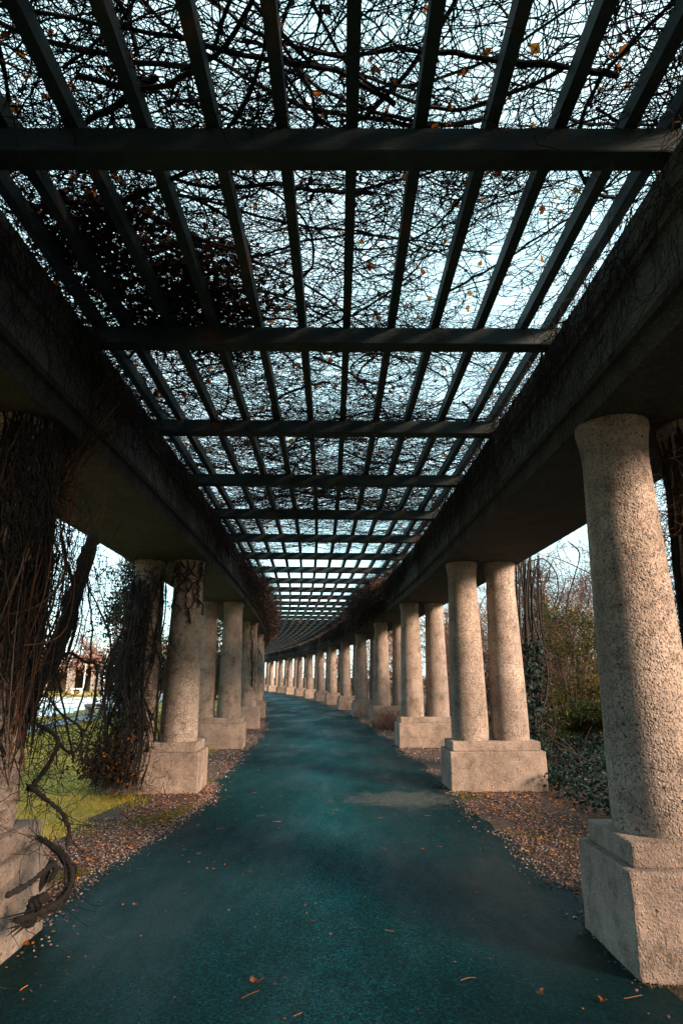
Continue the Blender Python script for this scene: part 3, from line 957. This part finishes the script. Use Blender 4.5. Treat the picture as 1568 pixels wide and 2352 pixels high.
# right vine with ivy beside the second pair
v = thing('climbing_vine', 'ivy-clad vine stems with curling loops hanging beyond the second right column pair', 'vine', at(1235, 1760, 7.0))
tr = MB(); tw = MB()
for i in range(20):
    xt = rng.uniform(1180, 1240); d_ = rng.uniform(6.8, 7.4)
    P = px_tube(tr, [(xt, 1270, d_), (xt + rng.normal() * 9 + 4, 1400, d_), (xt + 8 + rng.normal() * 9, 1550, d_), (xt * .3 + 1232 * .7 + rng.normal() * 7, 1700, d_), (1238 + rng.normal() * 10, 1790, d_)], rng.uniform(0.010, 0.02), rng.uniform(0.010, 0.028), 28, 6, 0.2)
    side_twigs(tw, P, 16, 0.6)
for lp in ([(1215, 1290, 7), (1250, 1285, 7), (1278, 1320, 7), (1280, 1370, 7), (1268, 1400, 7)],
           [(1215, 1300, 7), (1232, 1330, 7), (1255, 1335, 7), (1262, 1310, 7), (1245, 1295, 7)],
           [(1222, 1450, 7), (1260, 1440, 7), (1285, 1425, 7), (1310, 1440, 7), (1345, 1470, 7)],
           [(1224, 1480, 7), (1250, 1490, 7), (1262, 1520, 7), (1250, 1545, 7), (1230, 1535, 7)],
           [(1228, 1580, 7), (1260, 1600, 7), (1275, 1650, 7), (1268, 1700, 7), (1262, 1740, 7)],
           [(1240, 1690, 6.9), (1290, 1712, 6.8), (1350, 1748, 6.7), (1395, 1760, 6.6)],
           [(1300, 1240, 7), (1330, 1270, 7), (1320, 1320, 7), (1300, 1400, 7), (1318, 1500, 7), (1300, 1560, 7)]):
    P = px_tube(tr, lp, 0.014, 0.008, 26, 6)
    side_twigs(tw, P, 30, 0.7)
build_under(tr, 'trunk', M['bark'], v)
build_under(tw, 'twigs', M['strand'], v)
lm = MB()
n = 1500
P = np.array([at(1222 + rng.normal() * 17, y_, rng.uniform(6.65, 7.4)) for y_ in rng.uniform(1470, 1780, n)])
lm.leaves(P, rng.uniform(0.05, 0.09, n), -0.3)
build_under(lm, 'ivy_leaves', M['ivy'], v, False)

# vines on the outer column of the near right pair
v = thing('climbing_vine', 'dark shaggy vine wrapping the outer column at the right edge', 'vine', (arc(ST0, 2.85)[0], arc(ST0, 2.85)[1], 0.6))
cx, cy = arc(ST0, 2.85)
tr = MB(); tw = MB()
for i in range(150):
    a0 = rng.uniform(0, 2 * PI)
    z = np.linspace(0.75, 3.41, 26)
    rr = 0.29 - 0.05 * (z - 0.7) / 2.7 + rng.uniform(0.01, 0.06)
    a = a0 + np.cumsum(rng.normal(size=26) * 0.06) + rng.normal() * 0.01 * np.arange(26)
    P = np.stack([cx + rr * np.cos(a), cy + rr * np.sin(a), z], 1)
    tr.tubes(P[None], np.full((1, 26), rng.uniform(0.008, 0.03)), 6)
    side_twigs(tw, P, 22, 0.4)
build_under(tr, 'trunk', M['bark'], v)
build_under(tw, 'twigs', M['strand'], v)

# small vines further along the rows
def shaft_vine(s, o, lab, n, leaf, m_leaf, zmin=0.7, r_=0.3):
    cx, cy = arc(s, o)
    v = thing('climbing_vine', lab, 'vine', (cx, cy, 0.6))
    tr = MB()
    for i in range(n):
        a0 = rng.uniform(PI, 2 * PI)
        z = np.linspace(rng.uniform(zmin, zmin + 0.8), 3.38, 22)
        a = a0 + np.cumsum(rng.normal(size=22) * 0.12)
        rr = r_ - 0.055 * (z - 0.7) / 2.7 + 0.01
        P = np.stack([cx + rr * np.cos(a), cy + rr * np.sin(a), z], 1)
        tr.tubes(P[None], np.full((1, 22), rng.uniform(0.005, 0.014)), 5)
        side_twigs(tr, P, 14, 0.35, 0.003)
    build_under(tr, 'stems', M['bark'], v)
    if leaf:
        P = np.stack([cx + rng.normal(size=leaf) * 0.3, cy + rng.normal(size=leaf) * 0.3, rng.uniform(1.4, 3.4, leaf)], 1)
        build_under(MB().leaves(P, rng.uniform(0.07, 0.13, leaf), -0.3), 'leaves', m_leaf, v, False)


shaft_vine(ST0 + BAY * 3, -2.22, 'thin bare vine climbing the fourth left column', 5, 0, None)
shaft_vine(ST0 + BAY * 4, -2.22, 'bare vine draped on the fifth left column', 8, 0, None, 1.8)
shaft_vine(ST0 + BAY * 6, 2.85, 'green ivy hanging on the seventh right column pair', 6, 420, M['ivy'])
shaft_vine(ST0 + BAY * 9 - 1.2, 2.7, 'dark ivy column beyond the ninth right pair', 8, 520, M['ivy'])
shaft_vine(ST0 + BAY * 11 - 2.4, 2.75, 'dark ivy curtain among the farthest right columns', 8, 420, M['ivy'])
shaft_vine(ST0 + BAY * 1, -2.22, 'fine dark twigs clinging to the inner shaft of the second left pair', 12, 0, None, 2.3)

# brown brush at the fourth right pedestal
v = thing('twig_brush', 'low reddish brown twig brush beside the fourth right pedestal', 'shrub', (*arc(ST0 + BAY * 3 - 1.0, 2.3), 0))
n = 420
st = np.zeros((n, 3)); st[:, :2] = np.array(arc(ST0 + BAY * 3 - 1.0, 2.35)) + rng.normal(size=(n, 2)) * np.array([0.22, 0.2])
P = walks3(st, np.stack([rng.normal(size=n) * 0.5, rng.normal(size=n) * 0.5, np.ones(n)], 1), 9, rng.uniform(0.05, 0.1, n), 0.25)
build_under(MB().tubes(P, np.broadcast_to(np.linspace(0.005, 0.003, 9), (n, 9)), 3), 'twigs', M['redtwig'], v)


# ------------------------------------------------------------------ gravel, litter, grass
ICO = None
def ico():
    bm = bmesh.new(); bmesh.ops.create_icosphere(bm, subdivisions=1, radius=1.0)
    V = np.array([v_.co[:] for v_ in bm.verts]); F = np.array([[v_.index for v_ in f.verts] for f in bm.faces]); bm.free()
    return V, F


IV, IF = ico()


def stones(P, size):
    n = len(P)
    sc = rng.uniform(0.6, 1.25, size=(n, 1, 3)) * size[:, None, None]
    sc[:, :, 2] *= 0.7
    V = IV[None] * sc * (1 + rng.normal(size=(n, 12, 1)) * 0.10)
    a = rng.uniform(0, 2 * PI, n); ca, sa = np.cos(a)[:, None], np.sin(a)[:, None]
    V = np.stack([V[:, :, 0] * ca - V[:, :, 1] * sa, V[:, :, 0] * sa + V[:, :, 1] * ca, V[:, :, 2]], -1) + P[:, None, :]
    F = (IF[None] + (np.arange(n) * 12)[:, None, None]).reshape(-1, 3)
    return V.reshape(-1, 3), F


def path_edge(s, side):
    j = 0.20 if side < 0 else 0.16
    if side < 0:
        return left_edge(s) + j * (nz(s, 3.1, 0, 0.7) + nz(s, 9.3, 0, 3.0) * 0.35)
    return 1.86 + j * (nz(s, 7.7, 0, 0.7) + nz(s, 5.3, 0, 3.0) * 0.35)


gp, gs = [], []
while len(gp) < 34000:
    side = rng.choice([-1, 1]); s = rng.uniform(-1.4, 22) if rng.random() < 0.3 else rng.uniform(0.0, 8)
    e = path_edge(s, side)
    wd = 1.15 if side < 0 else 1.4
    o = e + side * (rng.random() ** 1.25 * wd - abs(rng.normal()) * 0.09)
    fall = abs(o - e) / wd
    if fall > 0.75 + 0.25 * nz(s, o, 3, 1.1): continue
    if nz(s, o, 5, 1.3) < -0.38: continue
    ph = (s - ST0 + BAY / 2) % BAY - BAY / 2
    if abs(ph) < 0.4 and abs(o) > 1.8: continue
    x, y = arc(s, o)
    gp.append((x, y, 0.0 + rng.uniform(-0.004, 0.008))); gs.append(rng.uniform(0.004, 0.0125) * (1.0 if s < 10 else 1.5))
V, F = stones(np.array(gp), np.array(gs))
tag(MB().add(V, None, F).build('gravel', M['stone']), 'pinkish loose gravel along both edges of the asphalt', 'gravel', kind='stuff')

lt = MB()
P = []
while len(P) < 5200:
    side = rng.choice([-1, 1], p=[0.25, 0.75]); s = rng.uniform(-0.5, 26) if rng.random() < .4 else rng.uniform(0.5, 8)
    e = path_edge(s, side)
    o = e + side * abs(rng.normal()) * (0.55 if side < 0 else 0.8)
    if side > 0 and rng.random() < 0.75: o += rng.uniform(0.1, 1.2)
    ph = (s - ST0 + BAY / 2) % BAY - BAY / 2
    if abs(ph) < 0.42 and 1.78 < abs(o) < 3.3: continue
    x, y = arc(s, o); P.append((x, y, 0.015 + rng.uniform(0, 0.012)))
lt.leaves(np.array(P), rng.uniform(0.018, 0.055, len(P)), 0, 0.85)
tag(lt.build('leaf_litter', M['litter']), 'brown and orange leaf litter strewn over the gravel margins', 'leaves', kind='stuff')

# scraps trodden into the asphalt
sc_ = MB()
P = []
for i in range(650):
    s = rng.uniform(-0.5, 22) if rng.random() < 0.5 else rng.uniform(0, 7)
    o = rng.uniform(-1.75, 1.8)
    if rng.random() < 0.5: o = math.copysign(1.8 - abs(rng.normal()) * 0.35, o)
    x, y = arc(s, o); P.append((x, y, 0.006))
sc_.leaves(np.array(P), rng.uniform(0.008, 0.026, len(P)), 0, 0.93, 0.6)
P = []
for i in range(110):
    x, y = arc(rng.uniform(0, 14), rng.uniform(-1.8, 1.8)); P.append((x, y, 0.006))
n = len(P)
sc_.tubes(walks(np.array(P), rng.uniform(0, 6.3, n), 5, rng.uniform(0.008, 0.03, n), 0.2, 0.0006), np.full((n, 5), 0.0018), 3)
tag(sc_.build('path_litter', M['litter']), 'bits of leaf and twig trodden into the asphalt', 'litter', kind='stuff')

# grass
def blades(P, h, w):
    n = len(P)
    a = rng.uniform(0, 2 * PI, n)
    d = np.stack([np.cos(a), np.sin(a), np.zeros(n)], 1)
    lean = rng.normal(size=(n, 3)) * 0.45; lean[:, 2] = 1
    h = np.broadcast_to(np.asarray(h), (n,))[:, None]
    V = np.stack([P - d * w, P + d * w, P + lean * h], 1).reshape(-1, 3)
    return V, np.arange(n * 3).reshape(-1, 3)


P = []
while len(P) < 60000:
    s = rng.uniform(1.5, 26) ** 1.0; o = -rng.uniform(2.35, 11.0)
    if rng.random() > (7.0 / (s + 5)) : continue
    if o > -2.7 and nz(s, o, 2, 1.5) < 0.0: continue
    ph = (s - ST0 + BAY / 2) % BAY - BAY / 2
    if abs(ph) < 0.42 and o > -3.28: continue
    if -9.7 < o < -8.4 : continue
    x, y = arc(s, o); P.append((x, y, -0.012))
P = np.array(P)
V, F = blades(P, rng.uniform(0.025, 0.06, len(P)), 0.004 + 0.0004 * P[:, 1:2] * np.array([[1.0, 1.0, 0]]) * 0.5 + 0)
gr = MB().add(V, None, F)
# moss tufts by the pedestals
Q = []
while len(Q) < 9000:
    side = rng.choice([-1, 1], p=[0.8, 0.2]); s = rng.uniform(0.2, 9)
    o = path_edge(s, side) + side * abs(rng.normal()) * 0.35
    if nz(s, o, 11, 1.4) < 0.22: continue
    x, y = arc(s, o); Q.append((x, y, 0))
V, F = blades(np.array(Q), rng.uniform(0.012, 0.028, len(Q)), 0.004)
tag(MB().add(V, None, F).build('moss', M['moss']), 'green moss tufts along the gravel margins', 'moss', kind='stuff')
tag(gr.build('grass', M['grass']), 'short green and yellowing grass of the left lawn', 'grass', kind='stuff')

# ivy ground cover on the right
P = []
while len(P) < 26000:
    s = rng.uniform(1.5, 12) if rng.random() < 0.7 else rng.uniform(1, 34); o = rng.uniform(3.15, 7.0)
    hgt = 0.12 + 0.22 * max(0, nz(s, o, 4, 0.8) + 0.35)
    if s < 6.0 and o < 3.15 + (6.0 - s) * 0.06 + 0.3 * nz(s, 1, 0, 2): continue
    x, y = arc(s, o); P.append((x, y, rng.uniform(0.0, hgt + 0.08)))
tag(MB().leaves(np.array(P), rng.uniform(0.04, 0.085, len(P)), 0, 0.4).build('ivy_ground_cover', M['ivy']), 'dark glossy ivy carpeting the ground beyond the right columns', 'ivy', kind='stuff')

# single leaves lying on the asphalt
def leaf_blade(size):
    a = np.linspace(0, 2 * PI, 21)[:-1]
    r = (0.62 + 0.38 * np.abs(np.cos(2.5 * (a - PI / 2)))) * size * 0.5
    z = np.abs(np.cos(a)) * size * rng.uniform(0.10, 0.35) + rng.uniform(0, 0.08, 20) * size
    V = [[0, 0, 0.002]] + [[r[i] * math.cos(a[i]), r[i] * math.sin(a[i]), 0.003 + z[i]] for i in range(20)]
    T = [[0, i + 1, (i + 1) % 20 + 1] for i in range(20)]
    return MB().add(V, None, T)


FL = [(590, 2262, 'broad brown leaf lying alone low on the asphalt, left of centre'), (1384, 2305, 'orange leaf on the asphalt at the lower right'),
      (1240, 2288, 'pale crumpled leaf near the lower right corner of the path'), (310, 2083, 'curled brown leaf on the lower left of the path'),
      (122, 2098, 'orange leaf at the left edge of the path by the vine roots'), (183, 2017, 'bright orange leaf on the left gravel margin nearest the vine roots'),
      (490, 2000, 'small reddish leaf on the left half of the path'), (516, 1990, 'tiny brown leaf beside the small reddish leaf'),
      (572, 2005, 'small orange leaf on the path left of the centre'), (455, 1965, 'small tan leaf left of centre near the gravel'),
      (880, 1955, 'pale leaf in the middle of the path, before the worn patch'), (970, 1955, 'pinkish leaf right of the middle of the path, before the worn patch'),
      (1012, 2012, 'brown leaf on the right half of the path'), (985, 2038, 'tiny leaf just left of the right path edge'),
      (1185, 1972, 'light leaf on the right path edge by the gravel'), (640, 1905, 'faint leaf fragment at mid path'),
      (455, 1900, 'small dry leaf near the left path edge'), (305, 1945, 'yellow leaf on the left gravel strip'),
      (180, 2150, 'brown leaf fragment at the lower left by the dark roots'), (700, 2085, 'tiny pale leaf speck in the lower middle of the path'),
      (760, 2150, 'small twiggy leaf scrap in the lower middle of the path'), (1330, 2150, 'dark leaf close to the near right pedestal'),
      (60, 2175, 'orange-brown leaf in the bottom left shade'), (1100, 1890, 'small leaf on the path by the right gravel')]
for px, py, lab in FL:
    u = (px - 784) / 1400; v_ = (1176 - py) / 1400
    up = ST + v_ * CT; f = CT - v_ * ST
    d = f / -up
    x, y, z = at(px, py, d)
    big = 0.10 if 'broad' in lab else (0.028 if ('tiny' in lab or 'fragment' in lab or 'scrap' in lab) else rng.uniform(0.042, 0.066))
    o = leaf_blade(big).build('fallen_leaf', M['orange'] if 'orange' in lab or 'yellow' in lab else M['litter'])
    o.location = (x, y, 0.004); o.rotation_euler = (rng.normal() * 0.1, rng.normal() * 0.1, rng.uniform(0, 6))
    o.scale = (1.0, rng.uniform(0.55, 0.9), 1)
    tag(o, lab, 'leaf', 'single leaves lying on the path')


# ------------------------------------------------------------------ trees and shrubs
def bare_tree(x, y, h, lab, m_br, spread=0.5, n1=26, n2=240, n3=1500, group=None, droop=0.0, r0=0.11, tw_r=0.006):
    v = thing('bare_tree', lab, 'tree', (x, y, 0), 0, group)
    t = np.zeros((1, 10, 3)); t[0, :, 2] = np.linspace(0, h * 0.62, 10)
    t[0, :, :2] += np.cumsum(rng.normal(size=(10, 2)) * h * 0.006, axis=0)
    MB().tubes(t, np.linspace(r0, r0 * 0.4, 10)[None], 8).build('trunk', M['treebark'], v, True)
    cr = MB()
    i = rng.integers(2, 10, n1)
    d = rng.normal(size=(n1, 3)); d[:, 2] = np.abs(d[:, 2]) * 0.6 + 0.7; d[:, :2] *= spread / 0.5
    A = walks3(t[0, i], d, 9, h * rng.uniform(0.035, 0.06, n1), 0.12, (0, 0, 0.05))
    cr.tubes(A, np.broadcast_to(np.linspace(r0 * 0.38, r0 * 0.14, 9), (n1, 9)), 5)
    p = rng.integers(0, n1, n2); j = rng.integers(2, 9, n2)
    d = rng.normal(size=(n2, 3)); d[:, 2] += 0.5
    B = walks3(A[p, j], d, 7, h * rng.uniform(0.018, 0.04, n2), 0.15, (0, 0, 0.03 - droop))
    cr.tubes(B, np.broadcast_to(np.linspace(r0 * 0.12, tw_r, 7), (n2, 7)), 4)
    p = rng.integers(0, n2, n3); j = rng.integers(1, 7, n3)
    d = rng.normal(size=(n3, 3)); d[:, 2] += 0.35
    Cx = walks3(B[p, j], d, 6, h * rng.uniform(0.010, 0.022, n3), 0.2, (0, 0, -droop))
    cr.tubes(Cx, np.broadcast_to(np.linspace(tw_r, tw_r * 0.6, 6), (n3, 6)), 3)
    cr.build('crown', m_br, v)
    return v


def bush(x, y, h, w, lab, m_leaf, n=5000, ls=0.11, name='evergreen_shrub', cat='shrub', group=None, cone=0.6, stems=True):
    v = thing(name, lab, cat, (x, y, 0), 0, group)
    # clumps through the volume
    nc = 60
    cz = rng.uniform(0.06, 1.0, nc) * h
    rad = w * 0.5 * np.clip(1 - (cz / h) ** 1.6 * cone - (0.3 * (cz < 0.15 * h)), 0.12, 1)
    a = rng.uniform(0, 2 * PI, nc); rr = rad * np.sqrt(rng.uniform(0.15, 1, nc))
    cc = np.stack([rr * np.cos(a), rr * np.sin(a), cz], 1)
    k = rng.integers(0, nc, n)
    P = cc[k] + rng.normal(size=(n, 3)) * np.array([w * 0.075, w * 0.075, h * 0.045])
    P[:, 2] = np.maximum(P[:, 2], 0.03)
    MB().leaves(P, ls * rng.uniform(0.6, 1.3, n), 0.3, 0, 0.35).build('crown', m_leaf, v)
    st = MB()
    A = np.stack([np.zeros((nc, 3)) + rng.normal(size=(nc, 3)) * np.array([w * .04, w * .04, 0]), cc * 0.5, cc], 1)
    st.tubes(A, np.broadcast_to(np.array([0.03, 0.018, 0.006]) * (h / 3), (nc, 3)), 4)
    st.build('stems', M['treebark'], v)
    return v


# right-hand side
g1 = 'evergreen shrubs beyond the right columns'
for (s, o, h, w, lab, mm) in [(14.5, 6.9, 3.5, 3.6, 'yellow-green evergreen shrub seen between the two nearest right column pairs', 'evergreen'),
                              (11.8, 6.3, 1.0, 2.4, 'low evergreen bush under the tall yellow-green evergreen', 'evergreen'),
                              (9.5, 8.6, 2.8, 2.6, 'dark evergreen bush behind the near right column', 'evergreen'),
                              (24, 8.6, 2.2, 3.0, 'dark green shrub glimpsed behind the third right pair', 'darkgreen'),
                              (33, 8.8, 2.4, 3.6, 'yellowish evergreen glimpsed behind the fifth right pair', 'evergreen'),
                              (44, 9.0, 2.6, 4.5, 'green shrub glimpsed behind the seventh right pair', 'darkgreen'),
                              (56, 9.0, 2.8, 5.5, 'evergreen mass glimpsed behind the far right columns', 'darkgreen')]:
    x, y = arc(s, o)
    bush(x, y, h, w, lab, M[mm], 17000 if s < 20 else 2600, 0.085 if s < 20 else 0.2, group=g1)
g5 = 'unseen bushes added outside the right row to block sun'  # unseen bushes added to block low sun from gravel, path and left columns
for (s, o, h, w, lab) in [(0.6, 5.4, 1.5, 2.4, 'unseen low bush beside the viewer, added to shade the right gravel'),
                          (3.0, 5.6, 1.5, 2.6, 'unseen low bush beyond the vine-wrapped column, added to shade the right gravel'),
                          (-2.8, 5.8, 4.6, 3.2, 'unseen tall bush behind the viewer, added to shade the path and near left columns'),
                          (-5.4, 6.0, 5.0, 3.4, 'unseen tallest bush well behind the viewer, added to shade the near left columns')]:
    x, y = arc(s, o)
    bush(x, y, h, w, lab, M['darkgreen'], 5000, 0.1, group=g5)
g2 = 'bare trees and tall brush beyond the right columns'
for (s, o, h, lab, n3) in [(21, 9.0, 7.5, 'tall reddish bare tree above the yellow-green evergreen', 3600),
                           (17, 11.0, 8.5, 'pale bare tree right of the reddish one, behind the near right column', 3600),
                           (27, 8.0, 6.5, 'reddish bare tree seen between the second and third right pairs', 2600),
                           (34, 9.0, 7.0, 'bare tree seen between the third and fourth right pairs', 2200),
                           (43, 8.5, 7.5, 'bare tree seen behind the sixth right pair', 1800),
                           (54, 9.5, 8.0, 'bare tree seen behind the eighth right pair', 1600),
                           (10, 10.5, 7.5, 'dark bare tree at the right edge, behind the vine-wrapped column', 2000),
                           (68, 9.0, 8.0, 'bare tree beyond the farthest right columns', 1400)]:
    x, y = arc(s, o)
    bare_tree(x, y, h, lab, M['redtwig'], 0.6, 30, 320, n3, g2, 0.03, 0.10, 0.006 if s < 30 else 0.011)

g4 = 'leafless twig thickets beyond the right columns'
for (s, o, h, wd, lab) in [(22.0, 9.6, 6.2, 2.4, 'pale pinkish twig thicket behind the yellow-green evergreen, nearer the large right column'),
                           (18.0, 8.6, 6.4, 2.4, 'broad pinkish twig thicket in the gap beside the large right column'),
                           (20.0, 7.4, 5.8, 2.2, 'tall reddish twig thicket rising over the yellow-green evergreen'),
                           (21.5, 8.2, 4.4, 1.6, 'reddish twig thicket glimpsed between the second and third right pairs'),
                           (30.0, 8.4, 4.6, 2.2, 'reddish twig thicket glimpsed behind the fourth right pair')]:
    x, y = arc(s, o)
    v = thing('twig_thicket', lab, 'shrub', (x, y, 0), 0, g4)
    n = 130
    st = np.zeros((n, 3)); st[:, :2] = rng.normal(size=(n, 2)) * wd * 0.3
    A = walks3(st, np.stack([rng.normal(size=n) * 0.3, rng.normal(size=n) * 0.3, np.ones(n)], 1), 14, h / 14 * rng.uniform(0.6, 1.15, n), 0.10)
    tb = MB().tubes(A, np.broadcast_to(np.linspace(0.012, 0.004, 14), (n, 14)), 4)
    m2 = 4200
    p = rng.integers(0, n, m2); j = rng.integers(3, 14, m2)
    d = rng.normal(size=(m2, 3)); d[:, 2] += 0.7
    B = walks3(A[p, j], d, 7, rng.uniform(0.05, 0.13, m2), 0.22)
    tb.tubes(B, np.broadcast_to(np.linspace(0.0042, 0.002, 7), (m2, 7)), 3)
    tb.build('twigs', M['redtwig'], v)

# left-hand side, beyond the pond
g3 = 'bare trees beyond the pond'
TL = ['leftmost', 'second from left', 'third from left', 'fourth from left', 'fifth from left', 'rightmost']
for i, (x, y, h) in enumerate([(-62, 96, 8), (-53, 100, 8.6), (-46, 97, 7.6), (-40, 101, 8.8), (-34, 98, 7.8), (-28, 102, 8.5)]):
    bare_tree(x, y, h, 'bare brown tree far beyond the pond, %s of its row' % TL[i], M['redtwig'], 0.7, 40, 300, 1500, g3, 0, 0.22, 0.022)
bush(-9.2, 27.5, 7.5, 3.4, 'tall blue-green conifer glimpsed between the second left columns', M['darkgreen'], 6000, 0.22, 'conifer_tree', 'tree', None, 0.9)
bush(-9.5, 46, 7.0, 5.0, 'dark conifer glimpsed between the third left columns', M['darkgreen'], 4000, 0.3, 'conifer_tree', 'tree', None, 0.9)

# ------------------------------------------------------------------ far pergola across the pond
W0 = thing('vine_covered_pergola', 'low far pergola across the pond under rusty red vines, with dark bays', 'pergola', (-34, 72, 0), math.radians(8))
MB().box((0, 1.6, 3.05), (44, 3.4, 0.7)).build('roof_slab', M['stonegrey'], W0)
MB().box((0, 3.2, 1.35), (43.5, 0.3, 2.7)).build('back_wall', M['earth'], W0)
for i in range(15):
    MB().box((-21 + i * 3.0, 0.2, 1.35), (0.75 if i % 3 else 1.5, 0.6, 2.72)).build('pillar', M['stonegrey'], W0)
n = 5000
P = np.stack([rng.uniform(-22, 22, n), rng.uniform(-0.6, 3.5, n), 3.0 + np.abs(rng.normal(size=n)) * 0.55], 1)
MB().leaves(P, rng.uniform(0.25, 0.5, n)).build('vine_growth', M['rusty'], W0)
n = 1600
P = np.stack([rng.uniform(-22, 22, n), np.full(n, -0.25) + rng.normal(size=n) * 0.1, 3.3 - np.abs(rng.normal(size=n)) * 0.6], 1)
MB().leaves(P, rng.uniform(0.2, 0.4, n)).build('hanging_growth', M['rusty'], W0)


# ------------------------------------------------------------------ lamp posts and benches by the pond
def lamp(x, y, lab, h=3.0):
    v = thing('lamp_post', lab, 'lamp post', (x, y, 0), 0, 'white lamp posts by the pond')
    MB().lathe([(0.0, 0), (0.11, 0), (0.11, 0.35), (0.075, 0.4), (0.06, h - 0.1), (0.0, h - 0.1)], 12).build('pole', M['white'], v, True)
    MB().lathe([(0.0, h - 0.12), (0.09, h - 0.1), (0.11, h), (0.0, h)], 14).build('lamp_glass', M['lampglass'], v, True)
    MB().lathe([(0.0, h - 0.01), (0.36, h - 0.0), (0.30, h + 0.09), (0.12, h + 0.16), (0.0, h + 0.17)], 18).build('lamp_shade', M['white'], v, True)


for px, py, d, lab in ((190, 1593, 40, 'white lamp post by the white block bench, centre of the pond bank'),
                       (232, 1628, 20.8, 'nearest white lamp post, beside the grey stone bench'),
                       (252, 1640, 18.6, 'white lamp post just behind the leafy vine bundle'),
                       (127, 1584, 52, 'farthest white lamp post, small between vine twigs'),
                       (96, 1592, 40, 'white lamp post next to the diagonal vine trunk')):
    x, y, z = at(px, py, d)
    lamp(x, y, lab)


def bench(px, py, d, lab, m_, sx):
    x, y, z = at(px, py, d)
    v = thing('block_bench', lab, 'bench', (x, y, 0), 0.15, 'block benches by the pond')
    a = MB().box((0, 0, 0.46), (sx, 0.6, 0.12)).build('seat', m_, v); bevel_mesh(a, 0.02)
    for q in (-1, 1):
        MB().box((q * sx * 0.36, 0, 0.2), (sx * 0.2, 0.5, 0.4)).build('support', m_, v)


bench(177, 1590, 39, 'white block bench on the far pond bank', M['white'], 1.1)
bench(216, 1652, 16.6, 'grey stone bench on the near pond bank', M['stonegrey'], 0.75)
# kerb along the park path
strip('kerb', -8.5, -8.38, 8, 90, 0.05, M['stonegrey'])
S = np.arange(8, 90, 0.9)
kb = MB().sweep([(-8.5, -0.02), (-8.38, -0.02), (-8.38, 0.049), (-8.5, 0.049)], S).build('kerb_stone', M['stonegrey'])
tag(kb, kind='structure')

# ------------------------------------------------------------------ light and camera
SUN_AZ, SUN_EL = math.radians(53), math.radians(20)   # to the right of straight behind
sx, sy, sz = math.sin(SUN_AZ) * math.cos(SUN_EL), -math.cos(SUN_AZ) * math.cos(SUN_EL), math.sin(SUN_EL)
ld = bpy.data.lights.new('sun', 'SUN')
ld.energy = 5.0; ld.angle = math.radians(16.0); ld.color = (1.0, 0.68, 0.48)
lo = bpy.data.objects.new('sun', ld); C.objects.link(lo)
lo.rotation_euler = Vector((sx, sy, sz)).to_track_quat('Z', 'Y').to_euler()

w = bpy.data.worlds.new('World'); bpy.context.scene.world = w; w.use_nodes = True
nt = w.node_tree; nt.nodes.clear()
out = nt.nodes.new('ShaderNodeOutputWorld')
sky = nt.nodes.new('ShaderNodeTexSky'); sky.sky_type = 'NISHITA'; sky.sun_disc = False
sky.sun_elevation = SUN_EL; sky.sun_rotation = math.atan2(sx, sy)
b1 = nt.nodes.new('ShaderNodeBackground'); b1.inputs[1].default_value = 0.05
L(nt, sky.outputs[0], b1.inputs[0])
tc = nt.nodes.new('ShaderNodeTexCoord')
cn = N(nt, 'ShaderNodeTexNoise', Scale=2.2, Detail=5, Roughness=0.55)
L(nt, tc.outputs['Generated'], cn.inputs['Vector'])
cr = ramp(nt, [(0.3, (0.60, 1.04, 1.08)), (0.5, (0.75, 1.14, 1.18)), (0.7, (0.92, 1.22, 1.24))], cn.outputs[0])
# cloud bank added in the unseen sky behind the viewer to cut ambient light
sxyz = nt.nodes.new('ShaderNodeSeparateXYZ'); L(nt, tc.outputs['Generated'], sxyz.inputs[0])
dm = N(nt, 'ShaderNodeMath', operation='MULTIPLY_ADD'); dm.inputs[1].default_value = 0.55
L(nt, sxyz.outputs['Z'], dm.inputs[0]); L(nt, sxyz.outputs['Y'], dm.inputs[2])
bank = ramp(nt, [(0.22, (0.11, 0.14, 0.15)), (0.66, (1, 1, 1))], None)
mr = N(nt, 'ShaderNodeMapRange'); mr.inputs['From Min'].default_value = -0.6; mr.inputs['From Max'].default_value = 1.0
L(nt, dm.outputs[0], mr.inputs[0]); L(nt, mr.outputs[0], bank.inputs[0])
skc = mix(nt, cr.outputs[0], bank.outputs[0], 1.0, 'MULTIPLY')
b2 = nt.nodes.new('ShaderNodeBackground'); b2.inputs[1].default_value = 0.52
L(nt, skc, b2.inputs[0])
ad = nt.nodes.new('ShaderNodeAddShader')
L(nt, b1.outputs[0], ad.inputs[0]); L(nt, b2.outputs[0], ad.inputs[1]); L(nt, ad.outputs[0], out.inputs[0])

cd = bpy.data.cameras.new('camera'); cd.sensor_fit = 'HORIZONTAL'; cd.sensor_width = 24; cd.lens = 24 * 1400 / 1568
cd.clip_start = 0.05; cd.clip_end = 2000
co = bpy.data.objects.new('camera', cd); C.objects.link(co)
co.location = (0, 0, H); co.rotation_euler = (PI / 2 + TH, 0, 0)
sc = bpy.context.scene; sc.camera = co
sc.view_settings.view_transform = 'Standard'; sc.view_settings.look = 'None'
sc.view_settings.exposure = 1.3; sc.view_settings.gamma = 1
